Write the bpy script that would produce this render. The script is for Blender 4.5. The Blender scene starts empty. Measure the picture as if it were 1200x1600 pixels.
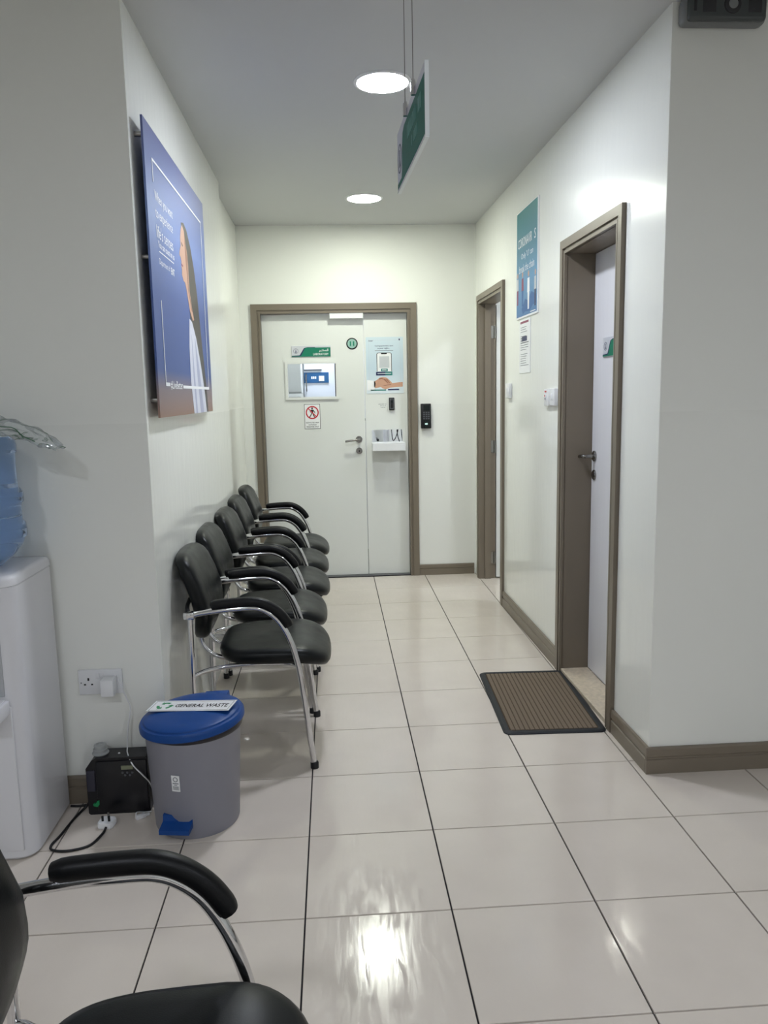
import bpy, bmesh, math, random
from mathutils import Vector, Matrix
random.seed(7)
S = bpy.context.scene
COL = S.collection
PI = math.pi

# ------------------------------------------------------------------ camera, world, exposure
def setup_camera():
    f, pit, yaw, roll, h = 1225.725, 0.148966, 0.0634525, -0.019971, 1.39896
    F = Vector((math.sin(yaw)*math.cos(pit), math.cos(yaw)*math.cos(pit), -math.sin(pit)))
    R = Vector((math.cos(yaw), -math.sin(yaw), 0)); U = R.cross(F)
    c, s = math.cos(roll), math.sin(roll)
    R, U = c*R + s*U, -s*R + c*U
    cam = bpy.data.cameras.new('camera'); o = bpy.data.objects.new('camera', cam); COL.objects.link(o)
    o.matrix_world = Matrix(((R.x, U.x, -F.x, 0), (R.y, U.y, -F.y, 0), (R.z, U.z, -F.z, h), (0, 0, 0, 1)))
    cam.sensor_fit = 'VERTICAL'; cam.sensor_height = 36.0; cam.lens = f/1600*36.0
    cam.clip_start = 0.02
    S.camera = o
setup_camera()
W = bpy.data.worlds.new('world'); S.world = W; W.use_nodes = True
W.node_tree.nodes['Background'].inputs[0].default_value = (0.8, 0.9, 1.0, 1)
W.node_tree.nodes['Background'].inputs[1].default_value = 0.02
S.view_settings.view_transform = 'Standard'; S.view_settings.look = 'None'
S.view_settings.gamma = 1.0; S.view_settings.use_curve_mapping = False
S.view_settings.exposure = 2.68
LAMP_CORRIDOR = 30.0      # emission of the corridor downlights
LAMP_HALL = 31.0          # emission of the added, unseen hall downlights
LAMP_ROOMS = 60.0
CEIL = 2.62

# ------------------------------------------------------------------ materials
def lin(c):
    return tuple(((v/255)/12.92 if v <= 10 else ((v/255+0.055)/1.055)**2.4) for v in c)
MATS = {}
def mat(name, rgb, rough=0.5, metal=0.0, spec=0.5, emit=None, es=0.0, noise=0.0, nscale=8.0, bump=0.0, bscale=60.0,
        stretch=(1, 1, 1), rvar=0.0, coat=0.0, trans=0.0, ior=1.45, alpha=1.0, coords='Object'):
    m = bpy.data.materials.new(name); m.use_nodes = True; MATS[name] = m
    nt = m.node_tree; b = nt.nodes['Principled BSDF']; L = nt.links.new
    col = (*lin(rgb), 1)
    b.inputs['Base Color'].default_value = col
    b.inputs['Roughness'].default_value = rough; b.inputs['Metallic'].default_value = metal
    b.inputs['Specular IOR Level'].default_value = spec
    b.inputs['Coat Weight'].default_value = coat; b.inputs['Coat Roughness'].default_value = 0.08
    b.inputs['Transmission Weight'].default_value = trans; b.inputs['IOR'].default_value = ior
    b.inputs['Alpha'].default_value = alpha
    if emit:
        b.inputs['Emission Color'].default_value = (*lin(emit), 1); b.inputs['Emission Strength'].default_value = es
    if noise or bump or rvar:
        tc = nt.nodes.new('ShaderNodeTexCoord'); mp = nt.nodes.new('ShaderNodeMapping')
        mp.inputs['Scale'].default_value = stretch
        L(tc.outputs[coords], mp.inputs['Vector'])
        if noise or rvar:
            n = nt.nodes.new('ShaderNodeTexNoise'); n.inputs['Scale'].default_value = nscale
            n.inputs['Detail'].default_value = 4; L(mp.outputs[0], n.inputs['Vector'])
            if noise:
                mx = nt.nodes.new('ShaderNodeMix'); mx.data_type = 'RGBA'
                mx.inputs[6].default_value = tuple(v*(1-noise) for v in col[:3]) + (1,)
                mx.inputs[7].default_value = tuple(min(1, v*(1+noise)) for v in col[:3]) + (1,)
                L(n.outputs['Fac'], mx.inputs[0]); L(mx.outputs[2], b.inputs['Base Color'])
            if rvar:
                mr = nt.nodes.new('ShaderNodeMapRange'); mr.inputs[1].default_value = 0.3; mr.inputs[2].default_value = 0.7
                mr.inputs[3].default_value = max(0.02, rough-rvar); mr.inputs[4].default_value = rough+rvar
                L(n.outputs['Fac'], mr.inputs[0]); L(mr.outputs[0], b.inputs['Roughness'])
        if bump:
            n2 = nt.nodes.new('ShaderNodeTexNoise'); n2.inputs['Scale'].default_value = bscale; n2.inputs['Detail'].default_value = 3
            L(mp.outputs[0], n2.inputs['Vector'])
            bp = nt.nodes.new('ShaderNodeBump'); bp.inputs['Strength'].default_value = bump; bp.inputs['Distance'].default_value = 0.002
            L(n2.outputs['Fac'], bp.inputs['Height']); L(bp.outputs[0], b.inputs['Normal'])
    return m
def grad_mat(name, stops, axis, lo, hi, rough=0.35, spec=0.5):
    """flat print whose ink colour changes along one local axis"""
    m = bpy.data.materials.new(name); m.use_nodes = True; MATS[name] = m
    nt = m.node_tree; b = nt.nodes['Principled BSDF']; L = nt.links.new
    tc = nt.nodes.new('ShaderNodeTexCoord'); sx = nt.nodes.new('ShaderNodeSeparateXYZ'); L(tc.outputs['Object'], sx.inputs[0])
    mr = nt.nodes.new('ShaderNodeMapRange'); mr.inputs[1].default_value = lo; mr.inputs[2].default_value = hi
    L(sx.outputs[axis], mr.inputs[0])
    cr = nt.nodes.new('ShaderNodeValToRGB'); e = cr.color_ramp.elements
    e[0].position = stops[0][0]; e[0].color = (*lin(stops[0][1]), 1)
    e[1].position = stops[-1][0]; e[1].color = (*lin(stops[-1][1]), 1)
    for p, c in stops[1:-1]:
        k = e.new(p); k.color = (*lin(c), 1)
    L(mr.outputs[0], cr.inputs[0]); L(cr.outputs[0], b.inputs['Base Color'])
    b.inputs['Roughness'].default_value = rough; b.inputs['Specular IOR Level'].default_value = spec
    return m

def wall_mat(name, r_up, r_low, seam, bump):
    """eggshell paint above the seam, gloss paint on the dado below it"""
    m = mat(name, (238, 239, 233), r_up, noise=0.015, nscale=1.5, bump=bump, bscale=24, stretch=(1, 1, 0.3))
    nt = m.node_tree; b = nt.nodes['Principled BSDF']; L = nt.links.new
    tc = nt.nodes.new('ShaderNodeTexCoord'); sx = nt.nodes.new('ShaderNodeSeparateXYZ'); L(tc.outputs['Object'], sx.inputs[0])
    mr = nt.nodes.new('ShaderNodeMapRange'); mr.inputs[1].default_value = seam-.002; mr.inputs[2].default_value = seam+.002
    mr.inputs[3].default_value = r_low; mr.inputs[4].default_value = r_up; L(sx.outputs[2], mr.inputs[0]); L(mr.outputs[0], b.inputs['Roughness'])
wall_mat('wall_paint', 0.34, 0.22, 1.32, 0.15)
wall_mat('wall_eggshell', 0.55, 0.25, 1.32, 0.12)
wall_mat('wall_gloss', 0.20, 0.09, 1.32, 0.3)
MATS['wall_eggshell'].node_tree.nodes['Principled BSDF'].inputs['Specular IOR Level'].default_value = 0.25
MATS['wall_gloss'].node_tree.nodes['Principled BSDF'].inputs['Specular IOR Level'].default_value = 0.4
mat('ceiling_paint', (200, 201, 201), 0.85, noise=0.015, nscale=2)
mat('grout', (20, 15, 24), 0.8)
mat('trim_taupe', (124, 114, 100), 0.36, bump=0.05, bscale=40, noise=0.04, nscale=5)
mat('door_white', (226, 228, 224), 0.34, noise=0.015, nscale=2, bump=0.03, bscale=80)
mat('door_laminate', (240, 240, 244), 0.16, spec=0.6, noise=0.03, nscale=9, stretch=(6, 6, 0.3))
mat('white_plastic', (232, 233, 235), 0.32)
mat('cooler_white', (222, 222, 226), 0.24, coat=0.3)
mat('cooler_grey', (176, 178, 182), 0.35)
mat('seam_dark', (120, 120, 122), 0.6)
mat('black_plastic', (16, 17, 20), 0.42)
mat('black_soft', (20, 21, 24), 0.5)
mat('machine_black', (19, 19, 24), 0.34, bump=0.06, bscale=300)
mat('leather', (14, 17, 18), 0.34, bump=0.10, bscale=420, rvar=0.05, nscale=14, spec=0.3)
mat('arm_pad', (10, 11, 13), 0.42, bump=0.12, bscale=380, spec=0.3)
mat('chrome', (214, 214, 216), 0.08, metal=1.0)
mat('steel', (150, 148, 145), 0.26, metal=1.0)
mat('bin_blue', (16, 68, 138), 0.4, spec=0.35)
mat('bin_grey', (138, 138, 148), 0.45, noise=0.03, nscale=6)
mat('liner_black', (30, 26, 32), 0.35)
mat('paper_white', (240, 241, 242), 0.5)
mat('ink_black', (18, 18, 20), 0.5)
mat('ink_grey', (120, 124, 130), 0.5)
mat('ink_lightgrey', (196, 200, 204), 0.5)
mat('ink_white', (245, 246, 248), 0.5)
mat('ink_green', (4, 120, 92), 0.4)
mat('ink_teal', (40, 128, 122), 0.4)
mat('ink_navy', (30, 38, 86), 0.4)
mat('ink_red', (196, 34, 50), 0.4)
mat('ink_skin', (205, 160, 135), 0.4)
mat('ink_skin_dark', (160, 112, 92), 0.4)
mat('ink_hair', (58, 50, 50), 0.4)
mat('ink_shirt', (214, 216, 230), 0.4)
mat('ink_shirt_shade', (170, 174, 200), 0.4)
mat('ink_maroon', (140, 60, 90), 0.4)
mat('ink_blue', (40, 96, 160), 0.4)
mat('plate_silver', (204, 206, 212), 0.35)
mat('sign_acrylic', (214, 214, 222), 0.55, spec=0.25)
mat('sign_green', (10, 104, 88), 0.55, spec=0.25)
mat('sign_edge', (240, 246, 248), 0.2, emit=None)
mat('mat_rubber', (30, 33, 38), 0.6, bump=0.3, bscale=200)
mat('mat_carpet', (121, 108, 94), 0.95, noise=0.25, nscale=220, bump=0.6, bscale=400, spec=0.1)
mat('mat_groove', (78, 66, 54), 0.95, noise=0.2, nscale=220, spec=0.1)
mat('marble', (206, 192, 170), 0.3, noise=0.32, nscale=60)
mat('lcd', (128, 132, 108), 0.3)
mat('button_grey', (84, 86, 92), 0.5)
mat('knob_grey', (170, 173, 172), 0.4)
mat('leaf_green', (30, 140, 84), 0.4)
mat('em_body', (120, 122, 122), 0.45)
mat('em_cover', (70, 74, 74), 0.2)
mat('em_lens', (48, 48, 50), 0.18)
mat('bottle_blue', (176, 202, 238), 0.04, trans=0.96, ior=1.25)
mat('lab_grey', (150, 148, 144), 0.5)
mat('lab_white', (226, 230, 238), 0.4)
mat('lab_blue', (40, 92, 140), 0.4)
mat('lab_dark', (70, 76, 84), 0.5)
mat('glass', (246, 250, 250), 0.02, trans=1.0, ior=1.02)
mat('screen_dark', (26, 34, 34), 0.15)
mat('screen_lit', (200, 236, 228), 0.3, emit=(190, 235, 225), es=0.12)
def film():
    m = bpy.data.materials.new('plastic_film'); m.use_nodes = True; MATS['plastic_film'] = m
    nt = m.node_tree; L = nt.links.new
    for n in list(nt.nodes):
        if n.type == 'BSDF_PRINCIPLED': nt.nodes.remove(n)
    out = [n for n in nt.nodes if n.type == 'OUTPUT_MATERIAL'][0]
    t = nt.nodes.new('ShaderNodeBsdfTransparent'); t.inputs[0].default_value = (0.95, 0.97, 0.97, 1)
    g = nt.nodes.new('ShaderNodeBsdfGlossy'); g.inputs['Roughness'].default_value = 0.12
    fr = nt.nodes.new('ShaderNodeFresnel'); fr.inputs[0].default_value = 1.6
    mr = nt.nodes.new('ShaderNodeMapRange'); mr.inputs[3].default_value = 0.05; mr.inputs[4].default_value = 0.55
    L(fr.outputs[0], mr.inputs[0])
    mx = nt.nodes.new('ShaderNodeMixShader'); L(mr.outputs[0], mx.inputs[0]); L(t.outputs[0], mx.inputs[1]); L(g.outputs[0], mx.inputs[2])
    d = nt.nodes.new('ShaderNodeBsdfTranslucent'); d.inputs[0].default_value = (0.9, 0.93, 0.92, 1)
    d2 = nt.nodes.new('ShaderNodeBsdfDiffuse'); d2.inputs[0].default_value = (0.9, 0.93, 0.92, 1)
    ad = nt.nodes.new('ShaderNodeMixShader'); L(d.outputs[0], ad.inputs[1]); L(d2.outputs[0], ad.inputs[2])
    m2 = nt.nodes.new('ShaderNodeMixShader'); m2.inputs[0].default_value = 0.14
    L(mx.outputs[0], m2.inputs[1]); L(ad.outputs[0], m2.inputs[2]); L(m2.outputs[0], out.inputs[0])
film()
def tile_material():
    m = bpy.data.materials.new('porcelain_tile'); m.use_nodes = True; MATS['tile'] = m
    nt = m.node_tree; b = nt.nodes['Principled BSDF']; L = nt.links.new
    tc = nt.nodes.new('ShaderNodeTexCoord'); oi = nt.nodes.new('ShaderNodeObjectInfo')
    add = nt.nodes.new('ShaderNodeVectorMath'); add.operation = 'MULTIPLY_ADD'
    cmb = nt.nodes.new('ShaderNodeCombineXYZ')
    for k in range(3): L(oi.outputs['Random'], cmb.inputs[k])
    add.inputs[1].default_value = (37, 53, 11)
    L(cmb.outputs[0], add.inputs[0]); L(tc.outputs['Object'], add.inputs[2])
    n = nt.nodes.new('ShaderNodeTexNoise'); n.inputs['Scale'].default_value = 5; n.inputs['Detail'].default_value = 6
    L(add.outputs[0], n.inputs['Vector'])
    mx = nt.nodes.new('ShaderNodeMix'); mx.data_type = 'RGBA'
    mx.inputs[6].default_value = (*lin((211, 201, 190)), 1); mx.inputs[7].default_value = (*lin((225, 215, 204)), 1)
    L(n.outputs['Fac'], mx.inputs[0]); L(mx.outputs[2], b.inputs['Base Color'])
    # dried mop streaks: a stretched pattern in the gloss
    mp = nt.nodes.new('ShaderNodeMapping'); mp.inputs['Scale'].default_value = (1.0, 0.16, 1); mp.inputs['Rotation'].default_value = (0, 0, 0.12)
    L(add.outputs[0], mp.inputs[0])
    n2 = nt.nodes.new('ShaderNodeTexNoise'); n2.inputs['Scale'].default_value = 55; n2.inputs['Detail'].default_value = 5; n2.inputs['Distortion'].default_value = 0.6
    L(mp.outputs[0], n2.inputs['Vector'])
    mr = nt.nodes.new('ShaderNodeMapRange'); mr.inputs[1].default_value = 0.35; mr.inputs[2].default_value = 0.7
    mr.inputs[3].default_value = 0.05; mr.inputs[4].default_value = 0.24
    L(n2.outputs['Fac'], mr.inputs[0]); L(mr.outputs[0], b.inputs['Roughness'])
    b.inputs['Specular IOR Level'].default_value = 0.62
    bp = nt.nodes.new('ShaderNodeBump'); bp.inputs['Strength'].default_value = 0.3; bp.inputs['Distance'].default_value = 0.001
    L(n2.outputs['Fac'], bp.inputs['Height']); L(bp.outputs[0], b.inputs['Normal'])
tile_material()
def M(n): return MATS[n]

# ------------------------------------------------------------------ mesh helpers
class MB:
    def __init__(s): s.v = []; s.f = []
    def add(s, vs, fs):
        k = len(s.v); s.v += [tuple(v) for v in vs]; s.f += [tuple(i+k for i in f) for f in fs]; return s
    def box(s, x0, x1, y0, y1, z0, z1):
        vs = [(x, y, z) for z in (z0, z1) for y in (y0, y1) for x in (x0, x1)]
        return s.add(vs, [(0, 2, 3, 1), (4, 5, 7, 6), (0, 1, 5, 4), (2, 6, 7, 3), (0, 4, 6, 2), (1, 3, 7, 5)])
    def rbox(s, x0, x1, y0, y1, z0, z1, r=0.004, seg=2):
        bm = bmesh.new(); bmesh.ops.create_cube(bm, size=1)
        for v in bm.verts:
            v.co = Vector(((x0+x1)/2+v.co.x*(x1-x0), (y0+y1)/2+v.co.y*(y1-y0), (z0+z1)/2+v.co.z*(z1-z0)))
        r = min(r, 0.49*min(x1-x0, y1-y0, z1-z0))
        bmesh.ops.bevel(bm, geom=bm.edges[:], offset=r, segments=seg, profile=0.5, affect='EDGES')
        return s.bm(bm)
    def bm(s, bm):
        bm.verts.index_update()
        s.add([v.co[:] for v in bm.verts], [[v.index for v in f.verts] for f in bm.faces]); bm.free(); return s
    def prism(s, pts, axis, a, b):
        """closed outline in the plane across `axis`, extruded from a to b; pts are the two other coordinates in order"""
        n = len(pts)
        def P(p, t):
            return {'x': (t, p[0], p[1]), 'y': (p[0], t, p[1]), 'z': (p[0], p[1], t)}[axis]
        vs = [P(p, a) for p in pts] + [P(p, b) for p in pts]
        fs = [tuple(range(n))[::-1], tuple(range(n, 2*n))] + [(i, (i+1) % n, n+(i+1) % n, n+i) for i in range(n)]
        return s.add(vs, fs)
    def tube(s, pts, r, n=10, cap=True, prof=None, up=None):
        pts = [Vector(p) for p in pts]
        T = []
        for i in range(len(pts)):
            a = pts[max(0, i-1)]; b = pts[min(len(pts)-1, i+1)]; T.append((b-a).normalized())
        u = Vector(up) if up else (Vector((0, 0, 1)) if abs(T[0].z) < 0.9 else Vector((1, 0, 0)))
        k0 = len(s.v)
        vs = []; m = len(prof) if prof else n
        for i, p in enumerate(pts):
            u = (u - T[i]*u.dot(T[i])).normalized(); w = T[i].cross(u)
            rr = r[i] if isinstance(r, (list, tuple)) else r
            for k in range(m):
                if prof: vs.append(p + w*prof[k][0]*rr + u*prof[k][1]*rr)
                else:
                    a = 2*PI*k/n; vs.append(p + (w*math.cos(a) + u*math.sin(a))*rr)
        fs = []
        for i in range(len(pts)-1):
            for k in range(m):
                fs.append((i*m+k, i*m+(k+1) % m, (i+1)*m+(k+1) % m, (i+1)*m+k))
        if cap: fs += [tuple(range(m))[::-1], tuple(range((len(pts)-1)*m, len(pts)*m))]
        return s.add(vs, fs)
    def lathe(s, prof, n=32, c=(0, 0, 0), axis='z'):
        vs = []; 
        for (r, z) in prof:
            for k in range(n):
                a = 2*PI*k/n; x, y = r*math.cos(a), r*math.sin(a)
                vs.append({'z': (c[0]+x, c[1]+y, c[2]+z), 'y': (c[0]+x, c[1]+z, c[2]+y), 'x': (c[0]+z, c[1]+x, c[2]+y)}[axis])
        m = len(prof); fs = []
        for i in range(m-1):
            for k in range(n): fs.append((i*n+k, i*n+(k+1) % n, (i+1)*n+(k+1) % n, (i+1)*n+k))
        fs += [tuple(range(n))[::-1], tuple(range((m-1)*n, m*n))]
        return s.add(vs, fs)
def obj(name, mb, m, parent=None, loc=(0, 0, 0), rot=(0, 0, 0), smooth=None):
    if isinstance(mb, bpy.types.Mesh): me = mb
    else:
        me = bpy.data.meshes.new(name); me.from_pydata(mb.v, [], mb.f); me.validate()
        bm = bmesh.new(); bm.from_mesh(me); bmesh.ops.recalc_face_normals(bm, faces=bm.faces); bm.to_mesh(me); bm.free()
    if m is not None and not me.materials: me.materials.append(M(m) if isinstance(m, str) else m)
    if smooth:
        me.shade_smooth(); me.set_sharp_from_angle(angle=math.radians(smooth))
    o = bpy.data.objects.new(name, me); COL.objects.link(o)
    o.location = loc; o.rotation_euler = rot
    if parent: o.parent = parent
    return o
def tag(o, label=None, cat=None, group=None, kind=None):
    if label: o['label'] = label
    if cat: o['category'] = cat
    if group: o['group'] = group
    if kind: o['kind'] = kind
    return o
def thing(name, label, cat, loc=(0, 0, 0), rotz=0, group=None, kind=None):
    o = bpy.data.objects.new(name, None); COL.objects.link(o); o.empty_display_size = 0.05
    o.location = loc; o.rotation_euler = (0, 0, rotz)
    return tag(o, label, cat, group, kind)
def copy_tree(o, parent=None):
    c = o.copy(); COL.objects.link(c); c.parent = parent
    for ch in list(o.children): copy_tree(ch, c)
    return c
def cat_rom(pts, n=8):
    P = [Vector(p) for p in pts]; P = [2*P[0]-P[1]] + P + [2*P[-1]-P[-2]]; out = []
    for i in range(1, len(P)-2):
        for k in range(n):
            t = k/n
            out.append(0.5*((2*P[i]) + (P[i+1]-P[i-1])*t + (2*P[i-1]-5*P[i]+4*P[i+1]-P[i+2])*t*t + (-P[i-1]+3*P[i]-3*P[i+1]+P[i+2])*t**3))
    out.append(P[-2]); return out
def circle(cx, cy, r, n=28, ry=None, a0=0, a1=2*PI):
    return [(cx+r*math.cos(a0+(a1-a0)*k/n), cy+(ry or r)*math.sin(a0+(a1-a0)*k/n)) for k in range(n)]
def ring(mb, cx, cz, r0, r1, y0, y1, n=32):
    """flat ring in the xz plane"""
    vs = []; fs = []
    for (r, y) in ((r0, y0), (r1, y0), (r1, y1), (r0, y1)):
        vs += [(cx+r*math.cos(2*PI*k/n), y, cz+r*math.sin(2*PI*k/n)) for k in range(n)]
    for a in range(4):
        b = (a+1) % 4
        for k in range(n): fs.append((a*n+k, a*n+(k+1) % n, b*n+(k+1) % n, b*n+k))
    return mb.add(vs, fs)
def text_mesh(body, w=None, h=None, align='CENTER', depth=0.0, shear=0.0, bold=0.0):
    cu = bpy.data.curves.new('lettering', 'FONT'); cu.body = body; cu.size = 1; cu.align_x = 'LEFT'
    cu.resolution_u = 2; cu.shear = shear; cu.offset = bold; cu.extrude = depth
    o = bpy.data.objects.new('lettering_tmp', cu); COL.objects.link(o)
    dg = bpy.context.evaluated_depsgraph_get(); dg.update()
    me = bpy.data.meshes.new_from_object(o.evaluated_get(dg))
    bpy.data.objects.remove(o); bpy.data.curves.remove(cu)
    xs = [v.co.x for v in me.vertices] or [0, 1]; ys = [v.co.y for v in me.vertices] or [0, 1]
    x0, x1, y0, y1 = min(xs), max(xs), min(ys), max(ys)
    sx = (w/(x1-x0)) if w else (h/(y1-y0)); sy = (h/(y1-y0)) if h else sx
    ax = {'CENTER': (x0+x1)/2, 'LEFT': x0, 'RIGHT': x1}[align]
    for v in me.vertices: v.co = Vector(((v.co.x-ax)*sx, 0, (v.co.y-(y0+y1)/2)*sy))
    me.materials.clear()
    return me
def label_text(parent, body, x, z, w=None, h=None, m='ink_white', y=-0.0012, align='CENTER', bold=0.0, shear=0, name='lettering'):
    return obj(name, text_mesh(body, w, h, align, bold=bold, shear=shear), m, parent, (x, y, z))
def print_poly(parent, name, pts, m, y=-0.001, t=0.0004):
    return obj(name, MB().prism(pts, 'y', y, y+t), m, parent)
def rect(x0, x1, z0, z1): return [(x0, z0), (x1, z0), (x1, z1), (x0, z1)]
def thin_frame(mb, x0, x1, z0, z1, w, y0, y1):
    mb.box(x0, x1, y0, y1, z0, z0+w); mb.box(x0, x1, y0, y1, z1-w, z1)
    mb.box(x0, x0+w, y0, y1, z0+w, z1-w); mb.box(x1-w, x1, y0, y1, z0+w, z1-w); return mb

# right wall frame: mesh x = depth into the wall, y = distance along the wall from its near corner
RWX, RWY, RWA = 1.125, 2.65, 0.0106
def RW(d, s, z=0):
    c, n = math.cos(RWA), math.sin(RWA)
    return (RWX + d*c - s*n, RWY + d*n + s*c, z)
def rw_obj(name, mb, m, parent=None, **k):
    if parent: return obj(name, mb, m, parent, **k)
    return obj(name, mb, m, None, (RWX, RWY, 0), (0, 0, RWA), **k)
FACE_RIGHT = -PI/2 + RWA      # plate on the right wall: local x reads left to right, local y goes into the wall
FACE_LEFT = PI/2

# ------------------------------------------------------------------ structure
def structure(o, label, cat):
    return tag(o, label, cat, kind='structure')
TX, TY, TS = -0.1117, 1.9484, 0.4
floor = obj('floor', MB().box(-2.75, 3.2, -3.3, 8.4, -0.06, -0.006), 'grout')
structure(floor, 'glossy beige square floor tiles with dark joints', 'floor')
def tile_mesh():
    g, c, b = 0.0023, 0.0010, -0.0085
    a = TS/2-g
    vs = [(-a, -a, b), (a, -a, b), (a, a, b), (-a, a, b)] + [(-a, -a, -c), (a, -a, -c), (a, a, -c), (-a, a, -c)]
    k = a-c; vs += [(-k, -k, 0), (k, -k, 0), (k, k, 0), (-k, k, 0)]
    fs = [(8, 9, 10, 11)] + [(i, (i+1) % 4, 4+(i+1) % 4, 4+i) for i in range(4)] + [(4+i, 4+(i+1) % 4, 8+(i+1) % 4, 8+i) for i in range(4)]
    me = bpy.data.meshes.new('floor_tile'); me.from_pydata(vs, [], fs); me.materials.append(M('tile')); return me
TM = tile_mesh()
for j in range(-6, 10):
    for i in range(-6, 8):
        cx, cy = TX+(i+.5)*TS, TY+(j+.5)*TS
        x0, x1, y0 = cx-.2, cx+.2, cy-.2
        hall = y0 < 2.65 and cx > -2.3 and cx < 2.7
        corr = y0 >= 2.6 and y0 < 5.99 and x1 > -0.66 and x0 < (1.3 if y0 < 4.2 else 2.4)
        if hall or corr: obj('floor_tile', TM, None, floor, (cx, cy, 0))
rest = MB()
rest.box(-2.75, 3.2, -3.3, TY-6*TS-.002, -.0085, 0)
o = obj('floor_slab', rest, 'tile', floor)

ceiling = obj('ceiling', MB().box(-2.75, 3.2, -3.3, 8.4, CEIL, CEIL+0.1), 'ceiling_paint')
structure(ceiling, 'plain pale grey painted ceiling over corridor and hall', 'ceiling')

wl = MB().box(-0.80, -0.61, 2.654, 4.78, 0, CEIL).box(-0.80, -0.655, 4.78, 5.95, 0, CEIL)
structure(obj('wall_left', wl, 'wall_gloss'), 'glossy off white corridor wall behind the row of black chairs', 'wall')
wfl = obj('wall_front_left', MB().box(-2.6, -0.6105, 2.6505, 2.79, 0, CEIL), 'wall_paint')
structure(wfl, 'off white wall facing the hall behind the water cooler', 'wall')
obj('paint_seam', MB().box(-2.6, -0.611, 2.6495, 2.6506, 1.3375, 1.3405), 'wall_paint', wfl)
wfr = obj('wall_front_right', MB().box(RWX+.0004, 3.0, 2.6505, 2.79, 0, CEIL), 'wall_paint')
structure(wfr, 'off white wall facing the hall right of the corridor under the emergency light', 'wall')
obj('paint_seam', MB().box(RWX+.04, 3.0, 2.6495, 2.6506, 1.285, 1.288), 'wall_paint', wfr)

# back wall with the laboratory door opening x -0.575..0.65, z 0..2.065
FX0, FX1, FZ = -0.572, 0.647, 2.066
wb = MB().box(-0.80, FX0+.03, 5.95, 6.08, 0, CEIL).box(FX1-.03, 1.35, 5.95, 6.08, 0, CEIL).box(FX0+.03, FX1-.03, 5.95, 6.08, FZ-.03, CEIL)
structure(obj('wall_back', wb, 'wall_eggshell'), 'off white end wall of the corridor around the laboratory door', 'wall')

# right wall, two door openings
D1 = (0.350, 1.125); D2 = (2.33, 3.17); DZ = 2.09; AW = 0.062
wr = MB()
wr.box(0, .175, 0.004, D1[0]+.03, 0, CEIL).box(0, .175, D1[1]-.03, 1.6, 0, CEIL).box(0, .175, D1[0]+.03, D1[1]-.03, DZ-.03, CEIL)
wr.box(0, .11, 1.6, D2[0]+.03, 0, CEIL).box(0, .11, D2[1]-.03, 3.34, 0, CEIL).box(0, .11, D2[0]+.03, D2[1]-.03, DZ-.03, CEIL)
structure(rw_obj('wall_right', wr, 'wall_gloss'), 'glossy off white corridor wall with two taupe door frames', 'wall')

# front hall behind the camera and rooms beyond the doors
structure(obj('wall_hall_left', MB().box(-2.75, -2.6, -3.3, 2.79, 0, CEIL), 'wall_paint'), 'off white side wall of the hall left of the camera', 'wall')
structure(obj('wall_hall_right', MB().box(3.0, 3.2, -3.3, 2.79, 0, CEIL), 'wall_paint'), 'off white side wall of the hall right of the camera', 'wall')
structure(obj('wall_hall_rear', MB().box(-2.6, 3.0, -3.3, -3.15, 0, CEIL), 'wall_paint'), 'off white wall of the hall behind the camera', 'wall')
sr = MB().box(1.24, 2.9, 4.05, 4.15, 0, CEIL).box(2.8, 2.9, 4.15, 6.05, 0, CEIL).box(1.2, 2.8, 5.98, 6.08, 0, CEIL)
structure(obj('wall_side_room', sr, 'wall_paint'), 'white walls of the bright room beyond the open door', 'wall')
lb = MB().box(-1.3, -1.2, 6.08, 8.2, 0, CEIL).box(1.5, 1.6, 6.08, 8.2, 0, CEIL).box(-1.3, 1.6, 8.2, 8.3, 0, CEIL)
structure(obj('wall_laboratory', lb, 'wall_paint'), 'white walls of the laboratory behind the door window', 'wall')

# baseboards: stepped taupe profile
def base_profile(t=0.014, h=0.1):
    return [(0, 0), (-t, 0), (-t, h*.53), (-t+.005, h*.56), (-t+.005, h*.62), (-t+.001, h*.66), (-t+.001, h*.93), (-t+.004, h), (0, h)]
bp = base_profile()
structure(obj('baseboard_front_left', MB().prism([(2.6505+a, z) for a, z in bp], 'x', -2.6, -0.612), 'trim_taupe'), 'taupe baseboard behind the cooler and black scent machine', 'baseboard')
structure(obj('baseboard_front_right', MB().prism([(2.6505+a, z) for a, z in bp], 'x', RWX-.0135, 3.0), 'trim_taupe'), 'taupe stepped baseboard under the wall right of the corridor', 'baseboard')
structure(obj('baseboard_back', MB().prism([(5.95+a, z) for a, z in base_profile(.014, .083)], 'x', FX1+.002, 1.075), 'trim_taupe'), 'short taupe baseboard on the end wall right of the laboratory door', 'baseboard')
bb = MB().prism([(a, z) for a, z in bp], 'y', 0.0, D1[0]-.002)
structure(rw_obj('baseboard_right_near', bb, 'trim_taupe'), 'taupe baseboard between the corner and the near door frame', 'baseboard')
bb = MB().prism([(a, z) for a, z in bp], 'y', D1[1]+.002, D2[0]-.002)
structure(rw_obj('baseboard_right_far', bb, 'trim_taupe'), 'taupe baseboard between the two right hand door frames', 'baseboard')

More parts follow.
